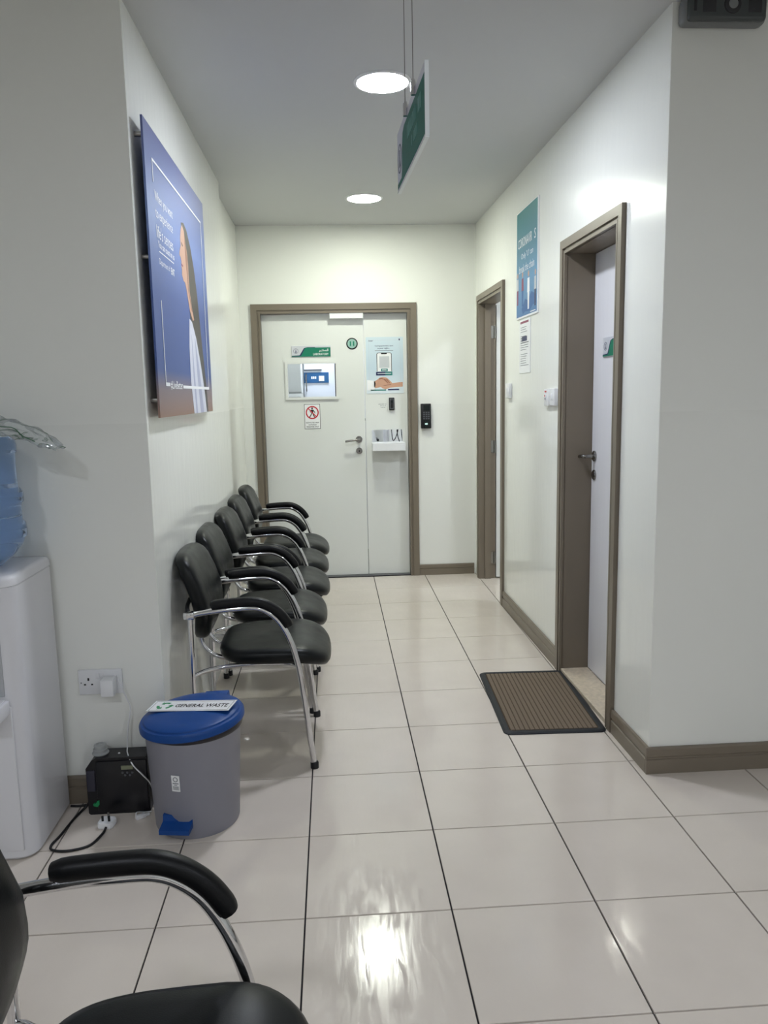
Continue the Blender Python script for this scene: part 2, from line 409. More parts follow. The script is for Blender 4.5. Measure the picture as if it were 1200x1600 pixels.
# ------------------------------------------------------------------ doors
def lever_handle(parent, x, z, side=-1, key_dz=-0.087, y=0.0):
    """rose, lever and key rose on a leaf whose face is at local y (front is -y); the lever points to side*x"""
    h = obj('door_handle', MB().lathe([(0.001, -.009), (.022, -.009), (.0255, -.006), (.0255, 0)], 24, (x, y, z), 'y'), 'steel', parent, smooth=35)
    pts = cat_rom([(x, y-.006, z), (x, y-.045, z), (x+side*.012, y-.058, z), (x+side*.05, y-.060, z-.004), (x+side*.105, y-.055, z-.012)], 6)
    obj('lever', MB().tube(pts, [.0085]*len(pts), 10), 'steel', h, smooth=40)
    k = obj('key_rose', MB().lathe([(0.001, -.008), (.021, -.008), (.0245, -.005), (.0245, 0)], 24, (x, y, z+key_dz), 'y'), 'steel', parent, smooth=35)
    obj('keyhole', MB().box(x-.003, x+.003, y-.0092, y-.0075, z+key_dz-.009, z+key_dz+.006), 'ink_black', k)
    return h
def frame_parts(par, w, h, depth, proud=0.014, aw=AW):
    """door frame in plate coordinates: x 0..w, z 0..h, wall face at y=0; architrave proud, jamb lining to y=depth"""
    def arch(y0, y1, o, i):
        mb = MB(); mb.box(o, i, y0, y1, 0, h-o); mb.box(w-i, w-o, y0, y1, 0, h-o); mb.box(i, w-i, y0, y1, h-i, h-o); return mb
    obj('architrave', arch(-proud-.004, .0, 0, aw-.024), 'trim_taupe', par)
    obj('architrave_step', arch(-proud+.005, 0.004, aw-.024, aw-.012), 'trim_taupe', par)
    obj('jamb_bead', arch(-proud-.001, 0.004, aw-.012, aw), 'trim_taupe', par)
    j = MB(); t = .03
    j.box(aw-t, aw, -.002, depth, 0, h-aw+t); j.box(w-aw, w-aw+t, -.002, depth, 0, h-aw+t); j.box(aw, w-aw, -.002, depth, h-aw, h-aw+t)
    obj('jamb_lining', j, 'trim_taupe', par)
# laboratory door
door = thing('door_1', 'white laboratory double door with taupe frame at the corridor end', 'door', (FX0, 5.95, 0), 0, kind='structure')
w = FX1-FX0
frame_parts(door, w, FZ, .125, aw=.068)
LY = 0.045                                    # leaf face
lx0, sp, lx1 = .071, 0.253-FX0, w-.071
WX0, WX1, WZ0, WZ1 = -0.334-FX0, .040-FX0, 1.388, 1.637     # vision opening
WX0 += .012; 
leaf = MB().box(lx0, WX0, LY, LY+.04, .012, FZ-.073).box(WX1, sp-.002, LY, LY+.04, .012, FZ-.073)
leaf.box(WX0, WX1, LY, LY+.04, .012, WZ0).box(WX0, WX1, LY, LY+.04, WZ1, FZ-.073)
lf = obj('door_leaf', leaf, 'door_white', door)
obj('vision_frame', thin_frame(MB(), WX0-.018, WX1+.018, WZ0-.018, WZ1+.018, .020, LY-.014, LY+.02), 'door_white', lf)
obj('glass_pane', MB().box(WX0, WX1, LY+.018, LY+.022, WZ0, WZ1), 'glass', lf)
lever_handle(lf, .201-FX0, 1.063, -1, y=LY)
SX0, SX1, SZ0, SZ1 = .300-FX0, .536-FX0, 1.036, 1.132       # pass-through slot
side = MB().box(sp+.002, SX0, LY, LY+.04, .012, FZ-.073).box(SX1, lx1, LY, LY+.04, .012, FZ-.073)
side.box(SX0, SX1, LY, LY+.04, .012, SZ0).box(SX0, SX1, LY, LY+.04, SZ1, FZ-.073)
sd = obj('side_leaf', side, 'door_white', door)
sh = MB().box(SX0-.003, SX1+.006, LY-.15, LY, SZ0-.004, SZ0).box(SX0-.003, SX1+.006, LY-.15, LY-.146, SZ0-.055, SZ0-.004)
sh.box(SX0-.003, SX0+.001, LY-.146, LY, SZ0-.055, SZ0-.004).box(SX1+.002, SX1+.006, LY-.146, LY, SZ0-.055, SZ0-.004)
obj('hatch_shelf', sh, 'white_plastic', sd)
cl = obj('door_closer', MB().rbox(.003-FX0, .252-FX0, LY-.055, LY-.002, 1.958, 1.999, .003), 'white_plastic', lf)
obj('door_threshold', MB().box(.071, w-.071, .02, .12, 0, .008), 'seam_dark', door)

def right_door(name, label, D, depth):
    # plate coordinates: origin at the far end of the frame (reads left), x runs towards the camera
    return thing(name, label, 'door', RW(0, D[1]), FACE_RIGHT, kind='structure')
# near closed door
d1 = right_door('door_2', 'closed pale door set deep in a taupe frame beside the floor mat', D1, .17)
w1 = D1[1]-D1[0]
frame_parts(d1, w1, DZ, .175)
l1 = obj('door_leaf', MB().box(AW+.003, w1-AW-.003, .133, .17, .024, DZ-AW-.003), 'door_laminate', d1)
lever_handle(l1, AW+.045, 1.087, -1, y=.133, key_dz=-.09)
obj('marble_sill', MB().rbox(AW+.001, w1-AW-.001, -.006, .133, .0, .022, .002, 1), 'marble', d1)
# far open door
d2 = right_door('door_3', 'open white door in a taupe frame nearest the corridor end', D2, .1)
w2 = D2[1]-D2[0]
frame_parts(d2, w2, DZ, .112)
obj('door_stop', MB().box(AW, AW+.014, .03, .075, 0, DZ-AW), 'trim_taupe', d2)
l2 = obj('door_leaf', MB().box(AW-.034, AW+.006, .118, .118+.70, .012, DZ-AW-.006), 'door_white', d2)
for z in (1.83, 1.0, .16):
    hg = obj('hinge', MB().tube([(AW+.012, .105, z-.045), (AW+.012, .105, z+.045)], .006, 10).box(AW, AW+.0025, .078, .106, z-.045, z+.045), 'steel', d2, smooth=35)

# ------------------------------------------------------------------ ceiling downlights
def downlight(x, y, r, strength, colour, label, group):
    t = thing('ceiling_light', label, 'ceiling light', (x, y, CEIL), 0, group)
    tr = MB().lathe([(r-.002, -.001), (r-.002, -.006), (r+.006, -.006), (r+.011, -.003), (r+.011, 0)], 48)
    tr.f = tr.f[:-2]
    obj('trim_ring', tr, 'white_plastic', t, smooth=40)
    key = 'lamp_%d_%d' % (int(strength*10), int(colour[2]))
    if key not in MATS: mat(key, (240, 240, 240), 0.5, emit=colour, es=strength)
    obj('diffuser', MB().lathe([(.001, -.0045), (r-.002, -.0045), (r-.002, -.001), (.001, -.001)], 48), key, t)
COOL, GREENISH = (238, 244, 255), (250, 255, 240)
downlight(.238, 3.31, .104, LAMP_CORRIDOR*1.12, COOL, 'round white recessed downlight nearest the hanging sign', 'corridor downlights')
downlight(.242, 5.16, .106, LAMP_CORRIDOR*.85, GREENISH, 'round white recessed downlight near the laboratory door', 'corridor downlights')
HG = 'added hall downlights'  # unseen lamps, invented to supply the hall's light and reflections
for x, y, lab in ((-1.0, -.45, 'added unseen round downlight on the cooler side of the hall, nearer the corridor'),
                  (1.7, -.35, 'added unseen round downlight on the emergency light side of the hall, nearer the corridor'),
                  (.24, -1.6, 'added unseen round downlight in the middle of the hall, farther back')):
    downlight(x, y, .104, LAMP_HALL, COOL, lab, HG)
downlight(2.0, 4.75, .104, LAMP_ROOMS*.45, COOL, 'round recessed downlight in the room beyond the open door', 'side room lights')
downlight(.1, 6.75, .104, LAMP_ROOMS, COOL, 'round recessed downlight inside the laboratory', 'laboratory lights')

# ------------------------------------------------------------------ chairs
OX = -0.30
def seat_mb():
    mb = MB(); n = 56
    # outline: rounded, a little wider at the front; x -0.165..0.27, half width 0.225
    def outline(a):
        c, s = math.cos(a), math.sin(a); e = 2/3.6
        x = math.copysign(abs(c)**e, c); y = math.copysign(abs(s)**e, s)
        wy = .222 + .012*x
        return x, y*wy
    rings = [(0.0, -.028), (.5, -.028), (.88, -.026), (.955, -.020), (.99, -.006), (1.0, .005), (.985, .018), (.95, .028), (.88, .035), (.75, .040), (.55, .043), (.3, .044), (0.0, .044)]
    def dz(x, y):
        d = 0
        if x > .3: d -= .040*((x-.3)/.7)**2          # waterfall front
        if x < -.4: d += .012*((-x-.4)/.6)**2
        d += .010*(abs(y)/.22)**2                     # dished
        return d
    k = 0; vs = []; fs = []
    for (r, z) in rings:
        for i in range(n):
            x, y = outline(2*PI*i/n)
            xx = x*max(r, .001); yy = y*max(r, .001)
            vs.append((.053+xx*.217, yy, .418+z+dz(xx, yy)))
    m = len(rings)
    for j in range(m-1):
        for i in range(n): fs.append((j*n+i, j*n+(i+1) % n, (j+1)*n+(i+1) % n, (j+1)*n+i))
    return mb.add(vs, fs)
def back_x(z):
    P = [(.44, -.226), (.48, -.205), (.53, -.196), (.58, -.189), (.63, -.193), (.69, -.210), (.76, -.236), (.82, -.262), (.86, -.28)]
    for (a, xa), (b, xb) in zip(P, P[1:]):
        if z <= b:
            t = (z-a)/(b-a); t = t*t*(3-2*t)*.35+t*.65; return xa+(xb-xa)*t
    return P[-1][1]
def backrest_mb():
    mb = MB(); n = 56; vs = []; fs = []
    rings = [(0.0, -.054), (.55, -.054), (.9, -.052), (.97, -.045), (1.0, -.028), (.997, -.012), (.96, -.001), (.9, .006), (.75, .010), (.5, .012), (.25, .012), (0.0, .012)]
    for (r, t) in rings:
        r = max(r, .001)
        for i in range(n):
            a = 2*PI*i/n; c, sn = math.cos(a), math.sin(a); e = 2/(5.6 if sn > 0 else 3.2)
            y = math.copysign(abs(c)**e, c)*r; v = math.copysign(abs(sn)**e, sn)*r
            wy = .206 - .050*max(0, -v)**1.5 - .010*max(0, v)
            z = .645+v*.175
            vs.append((back_x(z)+t-.002+.012*(abs(y))**2, y*wy, z))
    m = len(rings)
    for j in range(m-1):
        for i in range(n): fs.append((j*n+i, j*n+(i+1) % n, (j+1)*n+(i+1) % n, (j+1)*n+i))
    return mb.add(vs, fs)
SIDE_Y = .243
ARM = [(-.240, .612), (-.205, .620), (-.13, .629), (-.04, .634), (.005, .632), (.040, .618), (.072, .592), (.097, .556), (.119, .510), (.139, .448), (.155, .365), (.175, .19), (.1945, .012)]
def make_chair():
    t = thing('armchair', 'chair', 'chair')
    obj('seat', seat_mb(), 'leather', t, smooth=60)
    obj('backrest', backrest_mb(), 'leather', t, smooth=60)
    prof = [(.8, -.62), (1, -.35), (1, .35), (.72, .75), (.3, .9), (-.3, .9), (-.72, .75), (-1, .35), (-1, -.35), (-.8, -.62)]
    for sy in (-1, 1):
        y = sy*SIDE_Y
        path = cat_rom([(x, y, z) for x, z in ARM], 6)
        af = tag(obj('arm_frame', MB().tube(path, .0115, 12), 'chrome', t, smooth=40), 'chrome tube forming the arm and front leg')
        obj('glide', MB().lathe([(.012, 0), (.0155, 0), (.0155, .022), (.0125, .026)], 14, (.196, y, 0)), 'black_soft', af, smooth=40)
        lg = tag(obj('leg', MB().tube([(-.239, y, .615), (-.243, y, .3), (-.250, y, .012)], .0105, 12), 'chrome', t, smooth=40), 'straight chrome rear leg')
        obj('glide', MB().lathe([(.012, 0), (.0145, 0), (.0145, .022), (.012, .026)], 14, (-.250, y, 0)), 'black_soft', lg, smooth=40)
        # arm pad follows the tube
        pp = [p for p in path if -.168 < p.x < .135 and p.z > .542]
        pad = []
        for i, p in enumerate(pp):
            a, b = pp[max(0, i-1)], pp[min(len(pp)-1, i+1)]
            d = (b-a).normalized(); nrm = Vector((-d.z, 0, d.x)); pad.append(p+nrm*.0225)
        rr = [.0205]*len(pad); rr[0] = .016; rr[-1] = .0165; rr[1] = .0198; rr[-2] = .0195
        obj('armrest_pad', MB().tube(pad, rr, prof=[(u*.90, v*.98) for u, v in prof], up=(0, 0, 1)), 'arm_pad', t, smooth=50)
        obj('arm_bracket', MB().rbox(-.262, -.222, y-.015, y+.015, .600, .628, .005), 'chrome', t, smooth=40)
        rail = cat_rom([(-.243, y, .372), (-.222, y-sy*.012, .386), (-.165, y-sy*.045, .392), (-.05, y-sy*.06, .398), (.09, y-sy*.06, .398), (.135, y-sy*.04, .396), (.150, y, .396)], 5)
        obj('seat_rail', MB().tube(rail, .009, 10), 'chrome', t, smooth=40)
        ys = sy*.075
        sup = cat_rom([(-.02, ys, .384), (-.13, ys, .392), (-.185, ys, .405), (-.225, ys, .445), (-.236, ys, .50), (-.243, ys, .56), (-.262, ys, .66)], 6)
        obj('back_support', MB().tube(sup, .0095, 10), 'chrome', t, smooth=40)
        # brace joining arm tube to the backrest shell
        br = cat_rom([(-.243, y, .618), (-.256, y-sy*.05, .634), (-.258, y-sy*.12, .645)], 5)
        obj('back_brace', MB().tube(br, .008, 8), 'black_soft', t, smooth=40)
    return t
chair = make_chair()
G = 'black armchairs with chrome frames'
ROW = [(3.063, 0.0, 'black leather armchair nearest the blue lidded bin in the wall row'),
       (3.590, 0.0, 'black leather armchair second from the bin in the wall row'),
       (4.117, 0.0, 'black leather armchair in the middle of the wall row'),
       (4.644, 0.0, 'black leather armchair second from the laboratory door in the wall row'),
       (5.171, 0.0, 'black leather armchair last in the row beside the laboratory door')]
DX = [0, -.018, -.006, -.014, -.012]
for k, (cy, rz, lab) in enumerate(ROW):
    c = chair if k == 0 else copy_tree(chair)
    c.location = (OX+DX[k], cy, 0); c.rotation_euler = (0, 0, rz); tag(c, lab, 'chair', G)
c = copy_tree(chair); c.location = (OX-.012, .955, 0); tag(c, 'black leather armchair cut off in the lower left foreground', 'chair', G)

# ------------------------------------------------------------------ pedal bin
bn = thing('pedal_bin', 'grey plastic pedal bin with blue lid and general waste label', 'bin', (-.489, 2.505, 0), math.radians(-8))
bd = obj('bin_body', MB().lathe([(.001, .004), (.125, .004), (.1355, 0), (.138, .006), (.154, .318), (.158, .326), (.158, .336), (.150, .336), (.135, .02), (.001, .02)], 56), 'bin_grey', bn, smooth=35)
obj('bin_liner', MB().lathe([(.150, .322), (.160, .330), (.163, .340), (.160, .350), (.148, .352), (.146, .33)], 56), 'liner_black', bn, smooth=50)
lid = obj('bin_lid', MB().lathe([(.150, .0), (.166, .0), (.1705, .004), (.1705, .018), (.165, .026), (.157, .028), (.155, .033), (.150, .036), (.12, .043), (.08, .047), (.04, .049), (.001, .0495)], 64), 'bin_blue', bn, (0, 0, .342), (math.radians(1.5), math.radians(-4.0), 0), smooth=35)
obj('lid_hinge', MB().rbox(.0, .085, .125, .163, .012, .036, .004), 'bin_blue', lid, smooth=40)
lb_ = obj('waste_label', MB().box(-.145, .145, -.041, .041, 0, .0006), 'paper_white', lid, (0.0, .008, .0497), (0, 0, math.radians(-6)))
bl = MB()
for (x0, x1, y0, y1) in ((-.138, .138, -.035, -.034), (-.138, .138, .034, .035), (-.138, -.137, -.034, .034), (.137, .138, -.034, .034)): bl.box(x0, x1, y0, y1, .0006, .0009)
obj('label_border', bl, 'ink_black', lb_)
tm = text_mesh('GENERAL WASTE', w=.185, h=.026, bold=.018)
for v in tm.vertices: v.co = Vector((v.co.x, v.co.z, 0))
obj('lettering', tm, 'ink_black', lb_, (.036, 0, .0010))
rc = MB()
for k in range(3):                      # recycling arrows
    a = PI/2+k*2*PI/3; cx, cy = -.095, 0
    P = []
    for q in range(5):
        b = a-.55+q*.25; P.append((cx+.028*math.cos(b), cy+.026*math.sin(b)))
    Q = [(cx+.018*math.cos(a-.55+q*.25), cy+.016*math.sin(a-.55+q*.25)) for q in range(5)][::-1]
    hd = a+.45
    tip = [(cx+.034*math.cos(hd), cy+.032*math.sin(hd)), (cx+.023*math.cos(hd+.45), cy+.021*math.sin(hd+.45)), (cx+.012*math.cos(hd), cy+.010*math.sin(hd))]
    rc.prism(P+tip+Q, 'z', .0006, .0009)
obj('recycling_symbol', rc, 'leaf_green', lb_)
st = obj('price_sticker', MB().box(-.014, .014, -.001, 0, -.027, .027), 'paper_white', bd, (-.016, -.1478, .197), (math.radians(2.9), 0, math.radians(-9.5)))
sm = MB(); ring(sm, 0, .014, .006, .0085, -.0014, -.001, 20)
sm.box(-.010, .010, -.0014, -.001, -.001, .002); sm.box(-.005, .005, -.0014, -.001, -.006, -.004)
for k in range(8): sm.box(-.010+k*.0026, -.010+k*.0026+(.0016 if k % 2 else .0009), -.0014, -.001, -.022, -.009)
obj('sticker_print', sm, 'ink_grey', st)
pd = MB().prism([(-.120, .084), (-.120, .046), (-.180, .040), (-.180, .054), (-.140, .064), (-.136, .084)], 'x', -.069, .028)
obj('pedal', pd, 'bin_blue', bn)

# ------------------------------------------------------------------ water cooler, bottle, bag
CX0, CX1, CY0, CY1, CZ = -1.262, -0.95, 2.30, 2.635, .892
wc = thing('water_cooler', 'white floor standing water dispenser at the left edge', 'water cooler', ((CX0+CX1)/2, (CY0+CY1)/2, 0))
hx, hy = (CX1-CX0)/2, (CY1-CY0)/2
def rr_outline(hx, hy, rf, rb, n=8):
    pts = []
    for (cx, cy, r, a0) in ((hx-rf, -hy+rf, rf, -PI/2), (hx-rb, hy-rb, rb, 0), (-hx+rb, hy-rb, rb, PI/2), (-hx+rf, -hy+rf, rf, PI)):
        for k in range(n+1):
            a = a0+PI/2*k/n; pts.append((cx+r*math.cos(a), cy+r*math.sin(a)))
    return pts
def stack(mb, levels):
    k = 0; vs = []; fs = []
    for pts, z in levels:
        vs += [(x, y, z) for x, y in pts]
    n = len(levels[0][0])
    for j in range(len(levels)-1):
        for i in range(n): fs.append((j*n+i, j*n+(i+1) % n, (j+1)*n+(i+1) % n, (j+1)*n+i))
    fs += [tuple(range(n))[::-1], tuple(range((len(levels)-1)*n, len(levels)*n))]
    return mb.add(vs, fs)
out = lambda d=0: rr_outline(hx-d, hy-d, .055-d*.5, .02)
body = obj('cooler_body', stack(MB(), [(out(.006), .004), (out(0), .012), (out(0), CZ-.035)]), 'cooler_white', wc, smooth=30)
obj('cooler_top', stack(MB(), [(out(.0015), CZ-.035), (out(.0015), CZ-.033), (out(-.001), CZ-.031), (out(0), CZ-.012), (out(.006), CZ-.003), (out(.016), CZ), (out(.05), CZ+.002), (out(.06), CZ+.002)]), 'cooler_white', wc, smooth=40)
obj('front_panel', MB().rbox(-hx+.03, hx-.03, -hy-.006, -hy+.004, .035, .50, .004), 'cooler_white', wc, smooth=40)
rc_ = MB().rbox(-hx+.045, hx-.045, -hy-.004, -hy+.003, .53, .83, .02, 3)
obj('tap_recess', rc_, 'cooler_grey', wc, smooth=40)
for k, (x, m) in enumerate(((-.05, 'ink_red'), (.05, 'ink_blue'))):
    tp = obj('tap', MB().tube(cat_rom([(x, -hy-.002, .70), (x, -hy-.045, .70), (x, -hy-.055, .685), (x, -hy-.056, .66)], 5), .011, 10), 'white_plastic', wc, smooth=40)
    obj('tap_lever', MB().rbox(x-.011, x+.011, -hy-.075, -hy-.03, .712, .722, .003), m, tp, smooth=40)
obj('drip_tray', MB().rbox(-hx+.04, hx-.033, -hy-.10, -hy, .475, .520, .006).rbox(-hx+.05, hx-.043, -hy-.092, -hy-.008, .519, .523, .002), 'cooler_white', wc, smooth=40)
bt = thing('water_bottle', 'blue translucent five gallon bottle upturned on the cooler', 'water bottle', (-1.10, 2.468, CZ+.002))
def bottle_prof():
    P = [(.001, 0), (.060, 0), (.075, .014), (.105, .040), (.124, .066), (.132, .085), (.137, .090), (.138, .110), (.136, .128), (.130, .134), (.127, .140), (.127, .185), (.130, .192), (.135, .198), (.136, .215), (.135, .228), (.129, .236), (.122, .244), (.121, .30), (.122, .345), (.127, .352), (.128, .372), (.124, .390), (.112, .400), (.001, .400)]
    return P
obj('bottle_shell', MB().lathe(bottle_prof(), 56), 'bottle_blue', bt, smooth=30)
hb = MB()
loop = [(-.30, .262), (.30, .262), (.30, .336), (-.30, .336)]
pth = []
for q in range(4):
    (a0, z0), (a1, z1) = loop[q], loop[(q+1) % 4]
    for k in range(6): pth.append((a0+(a1-a0)*k/6, z0+(z1-z0)*k/6))
pth.append(pth[0])
obj('grip_outline', MB().tube([(.1222*math.sin(a+.55), -.1222*math.cos(a+.55), z) for a, z in pth], .0022, 6), 'bottle_blue', bt, smooth=60)
bg = thing('plastic_bag', 'crumpled clear plastic bag with green print lying on the bottle', 'plastic bag', (-1.10, 2.44, CZ+.405))
def bag_mb():
    mb = MB(); nu, nv = 40, 20; vs = []; fs = []; rnd = random.Random(3)
    ph = [rnd.uniform(0, 6) for _ in range(12)]
    for i in range(nu+1):
        u = i/nu; x = -.22+u*.49
        sag = .012 if u < .62 else .012-.055*((u-.62)/.38)**1.3
        hw = .085*(1-.25*u) * (1 if u < .93 else 1-.3*(u-.93)/.07); th = .022*(math.sin(PI*min(1, max(.06, u*1.02)))**.5)+.004
        for k in range(nv):
            a = 2*PI*k/nv
            y = hw*math.cos(a)*(1+.06*math.sin(7*u+ph[0])); z = th*math.sin(a)
            cr = .006*math.sin(31*u+4*a+ph[1])+.005*math.sin(19*u-5*a+ph[2])+.003*math.sin(53*u+9*a+ph[3])
            vs.append((x+.010*math.sin(3*a+ph[4])*(u > .9), y+cr, th+sag+z+cr*.6))
    for i in range(nu):
        for k in range(nv): fs.append((i*nv+k, i*nv+(k+1) % nv, (i+1)*nv+(k+1) % nv, (i+1)*nv+k))
    fs += [tuple(range(nv))[::-1], tuple(range(nu*nv, (nu+1)*nv))]
    return mb.add(vs, fs)
bagm = bag_mb()
obj('bag_film', bagm, 'plastic_film', bg, smooth=70)
pr = MB(); rnd = random.Random(5)
def bagpt(i, k, off=.0012):
    v = Vector(bagm.v[i*20+k % 20]); return v
for (k0, i0, i1) in ((17, 2, 34), (9, 6, 38), (2, 20, 39)):
    pr.tube([bagpt(i, k0) for i in range(i0, i1)], .0014, 5)
for q in range(16):
    i = rnd.randint(30, 39); k = rnd.randint(10, 19)
    a, b = bagpt(i, k), bagpt(min(40, i+1), k+1); pr.tube([a, (a+b)/2+Vector((0, 0, .003)), b], .0012, 4)
obj('green_print', pr, mat('print_green', (44, 92, 58), .5), bg)

# ------------------------------------------------------------------ scent machine, socket, plugs and cables
sm_ = thing('scent_machine', 'black scent diffuser box on the floor between cooler and bin', 'scent diffuser', (-.762, 2.592, 0))
def chamfer_box():
    o_ = [(-.104, .006), (-.098, 0), (.098, 0), (.104, .006), (.104, .196), (.098, .202), (-.070, .202), (-.082, .196), (-.104, .166)]
    return MB().prism(o_, 'y', -.036, .040)
mb_ = obj('machine_body', chamfer_box(), 'machine_black', sm_)
obj('front_cover', MB().rbox(-.070, .100, -.042, -.034, .012, .192, .004), 'machine_black', sm_, smooth=40)
obj('side_grille', MB().rbox(-.102, -.074, -.041, -.034, .085, .160, .004), mat('grille', (46, 46, 60), .3), sm_, smooth=40)
kn = MB().lathe([(.001, .0), (.027, 0), (.028, .004), (.020, .008), (.020, .011), (.0235, .013), (.0235, .018), (.018, .021), (.018, .024), (.021, .026), (.021, .031), (.012, .034), (.010, .030), (.001, .030)], 28, (-.062, .004, .202))
obj('filler_cap', kn, 'knob_grey', sm_, smooth=35)
obj('indicator', MB().lathe([(.001, .003), (.003, .003), (.004, 0), (.001, 0)], 12, (0.002, -.004, .202)), 'paper_white', sm_)
obj('display', MB().rbox(.016, .056, -.0445, -.041, .161, .175, .001, 1), 'lcd', sm_)
for k, (x, z) in enumerate(((.020, .150), (.036, .150), (.052, .150), (.028, .141), (.044, .141))):
    obj('button', MB().lathe([(.001, -.0445), (.0038, -.0445), (.0042, -.041), (.001, -.041)], 14, (x, 0, z), 'y'), 'button_grey', sm_)
lfp = [(-.083, .034), (-.071, .031), (-.064, .040), (-.064, .055), (-.072, .051), (-.076, .043), (-.082, .044), (-.086, .040)]
obj('leaf_logo', MB().prism([(x, z) for x, z in lfp], 'y', -.0435, -.035), 'leaf_green', sm_)

so = thing('wall_socket', 'white double wall socket with one charger plugged in', 'socket', (-.8205, 2.6505, .440))
obj('face_plate', MB().rbox(-.0735, .0735, -.010, 0, -.044, .044, .003), 'white_plastic', so, smooth=40)
def pins(x, z):
    return MB().box(x-.003, x+.003, -.0104, -.0098, z+.002, z+.012).box(x-.016, x-.009, -.0104, -.0098, z-.014, z-.009).box(x+.008, x+.015, -.0104, -.0098, z-.014, z-.009)
obj('pin_slots', pins(-.040, .004), 'ink_black', so)
obj('pin_slots', pins(.040, .004), 'ink_black', so)
for x in (-.008, .006): obj('rocker_switch', MB().rbox(x-.006, x+.006, -.0135, -.0095, .012, .033, .0015), 'white_plastic', so, smooth=40)
ob = MB().box(-.0665, -.0635, -.0104, -.0098, -.003, .001)
obj('status_mark', ob, 'ink_black', so)
ad = obj('charger_plug', MB().rbox(-.0225, .0225, -.052, 0, -.030, .030, .006), 'white_plastic', None, (-.785, 2.638, .434), smooth=40)
tag(ad, 'white charger block plugged into the wall socket', 'charger')
wcb = cat_rom([(-.765, 2.600, .458), (-.752, 2.595, .480), (-.742, 2.600, .44), (-.730, 2.615, .39), (-.722, 2.625, .345), (-.733, 2.62, .28), (-.737, 2.61, .215), (-.728, 2.575, .2065), (-.705, 2.545, .178), (-.672, 2.535, .145), (-.655, 2.56, .10), (-.655, 2.60, .03), (-.655, 2.585, .004)], 8)
tag(obj('charger_cable', MB().tube(wcb, .0022, 8), 'white_plastic', None, smooth=60), 'thin white cable hanging from the charger past the black machine', 'cable')
wpl = thing('cable_connector', 'small white connector lying on the floor between machine and bin', 'connector', (-.672, 2.524, 0), math.radians(35))
obj('connector_shell', MB().rbox(-.030, .004, -.008, .008, 0, .014, .003).rbox(.004, .018, -.005, .005, .002, .010, .002), 'white_plastic', wpl, smooth=40)
obj('connector_lead', MB().tube(cat_rom([(-.028, .004, .012), (-.02, .014, .018), (.01, .018, .006), (.03, .014, .003)], 5), .002, 6), 'white_plastic', wpl, smooth=60)

pg = thing('mains_plug', 'white three pin plug lying pins up on the floor before the machine', 'plug', (-.783, 2.478, 0), math.radians(-8))
ol = [(-.020, -.026), (.020, -.026), (.026, -.016), (.026, .014), (.018, .025), (-.018, .025), (-.026, .014), (-.026, -.016)]
ps = lambda k: [(x*k, y*k) for x, y in ol]
obj('plug_body', stack(MB(), [(ps(.86), 0), (ps(1), .006), (ps(1), .018), (ps(.93), .022)]), 'white_plastic', pg, smooth=30)
obj('pin', MB().box(-.002, .002, .009, .017, .022, .044), 'steel', pg)
for x in (-.011, .011): obj('pin', MB().box(x-.0032, x+.0032, -.010, -.006, .022, .040), 'ink_black', pg)
cb = cat_rom([(-.7785, 2.4475, .012), (-.783, 2.42, .006), (-.805, 2.36, .0045), (-.86, 2.335, .0045), (-.912, 2.342, .0045), (-.928, 2.37, .0045), (-.918, 2.43, .0045), (-.908, 2.52, .0045), (-.897, 2.575, .0045), (-.886, 2.592, .012), (-.8715, 2.598, .030)], 8)
tag(obj('mains_cable', MB().tube(cb, .0042, 8), 'black_soft', None, smooth=60), 'black mains cable looping over the floor beside the cooler', 'cable')
tag(obj('spare_cable', MB().tube(cat_rom([(-.945, 2.615, .0045), (-.92, 2.612, .0045), (-.895, 2.616, .0045), (-.8735, 2.622, .006)], 6), .0042, 8), 'black_soft', None, smooth=60), 'short black cable running behind the cooler along the baseboard', 'cable')

# ------------------------------------------------------------------ floor mat
fm = thing('door_mat', 'brown ribbed doormat with black rubber edge before the near door', 'doormat', (.899, 3.374, 0), math.radians(-2.2))
def rrect(hx, hy, r, n=6): return rr_outline(hx, hy, r, r, n)
obj('rubber_edge', stack(MB(), [(rrect(.214, .362, .03), 0), (rrect(.214, .362, .03), .004), (rrect(.206, .354, .026), .009), (rrect(.190, .338, .016), .009), (rrect(.185, .333, .012), .006)]), 'mat_rubber', fm, smooth=30)
obj('carpet_base', stack(MB(), [(rrect(.187, .335, .012), .004), (rrect(.187, .335, .012), .0066)]), 'mat_groove', fm)
nr = 18; pw = .366/nr
rib = MB().prism([(-pw*.43, .0066), (-pw*.36, .0088), (pw*.36, .0088), (pw*.43, .0066)], 'y', -.331, .331)
r0 = None
for k in range(nr):
    x = -.183+pw*(k+.5)
    if r0 is None: r0 = obj('carpet_rib', rib, 'mat_carpet', fm, (x, 0, 0)); rm = r0.data
    else: obj('carpet_rib', rm, None, fm, (x, 0, 0))

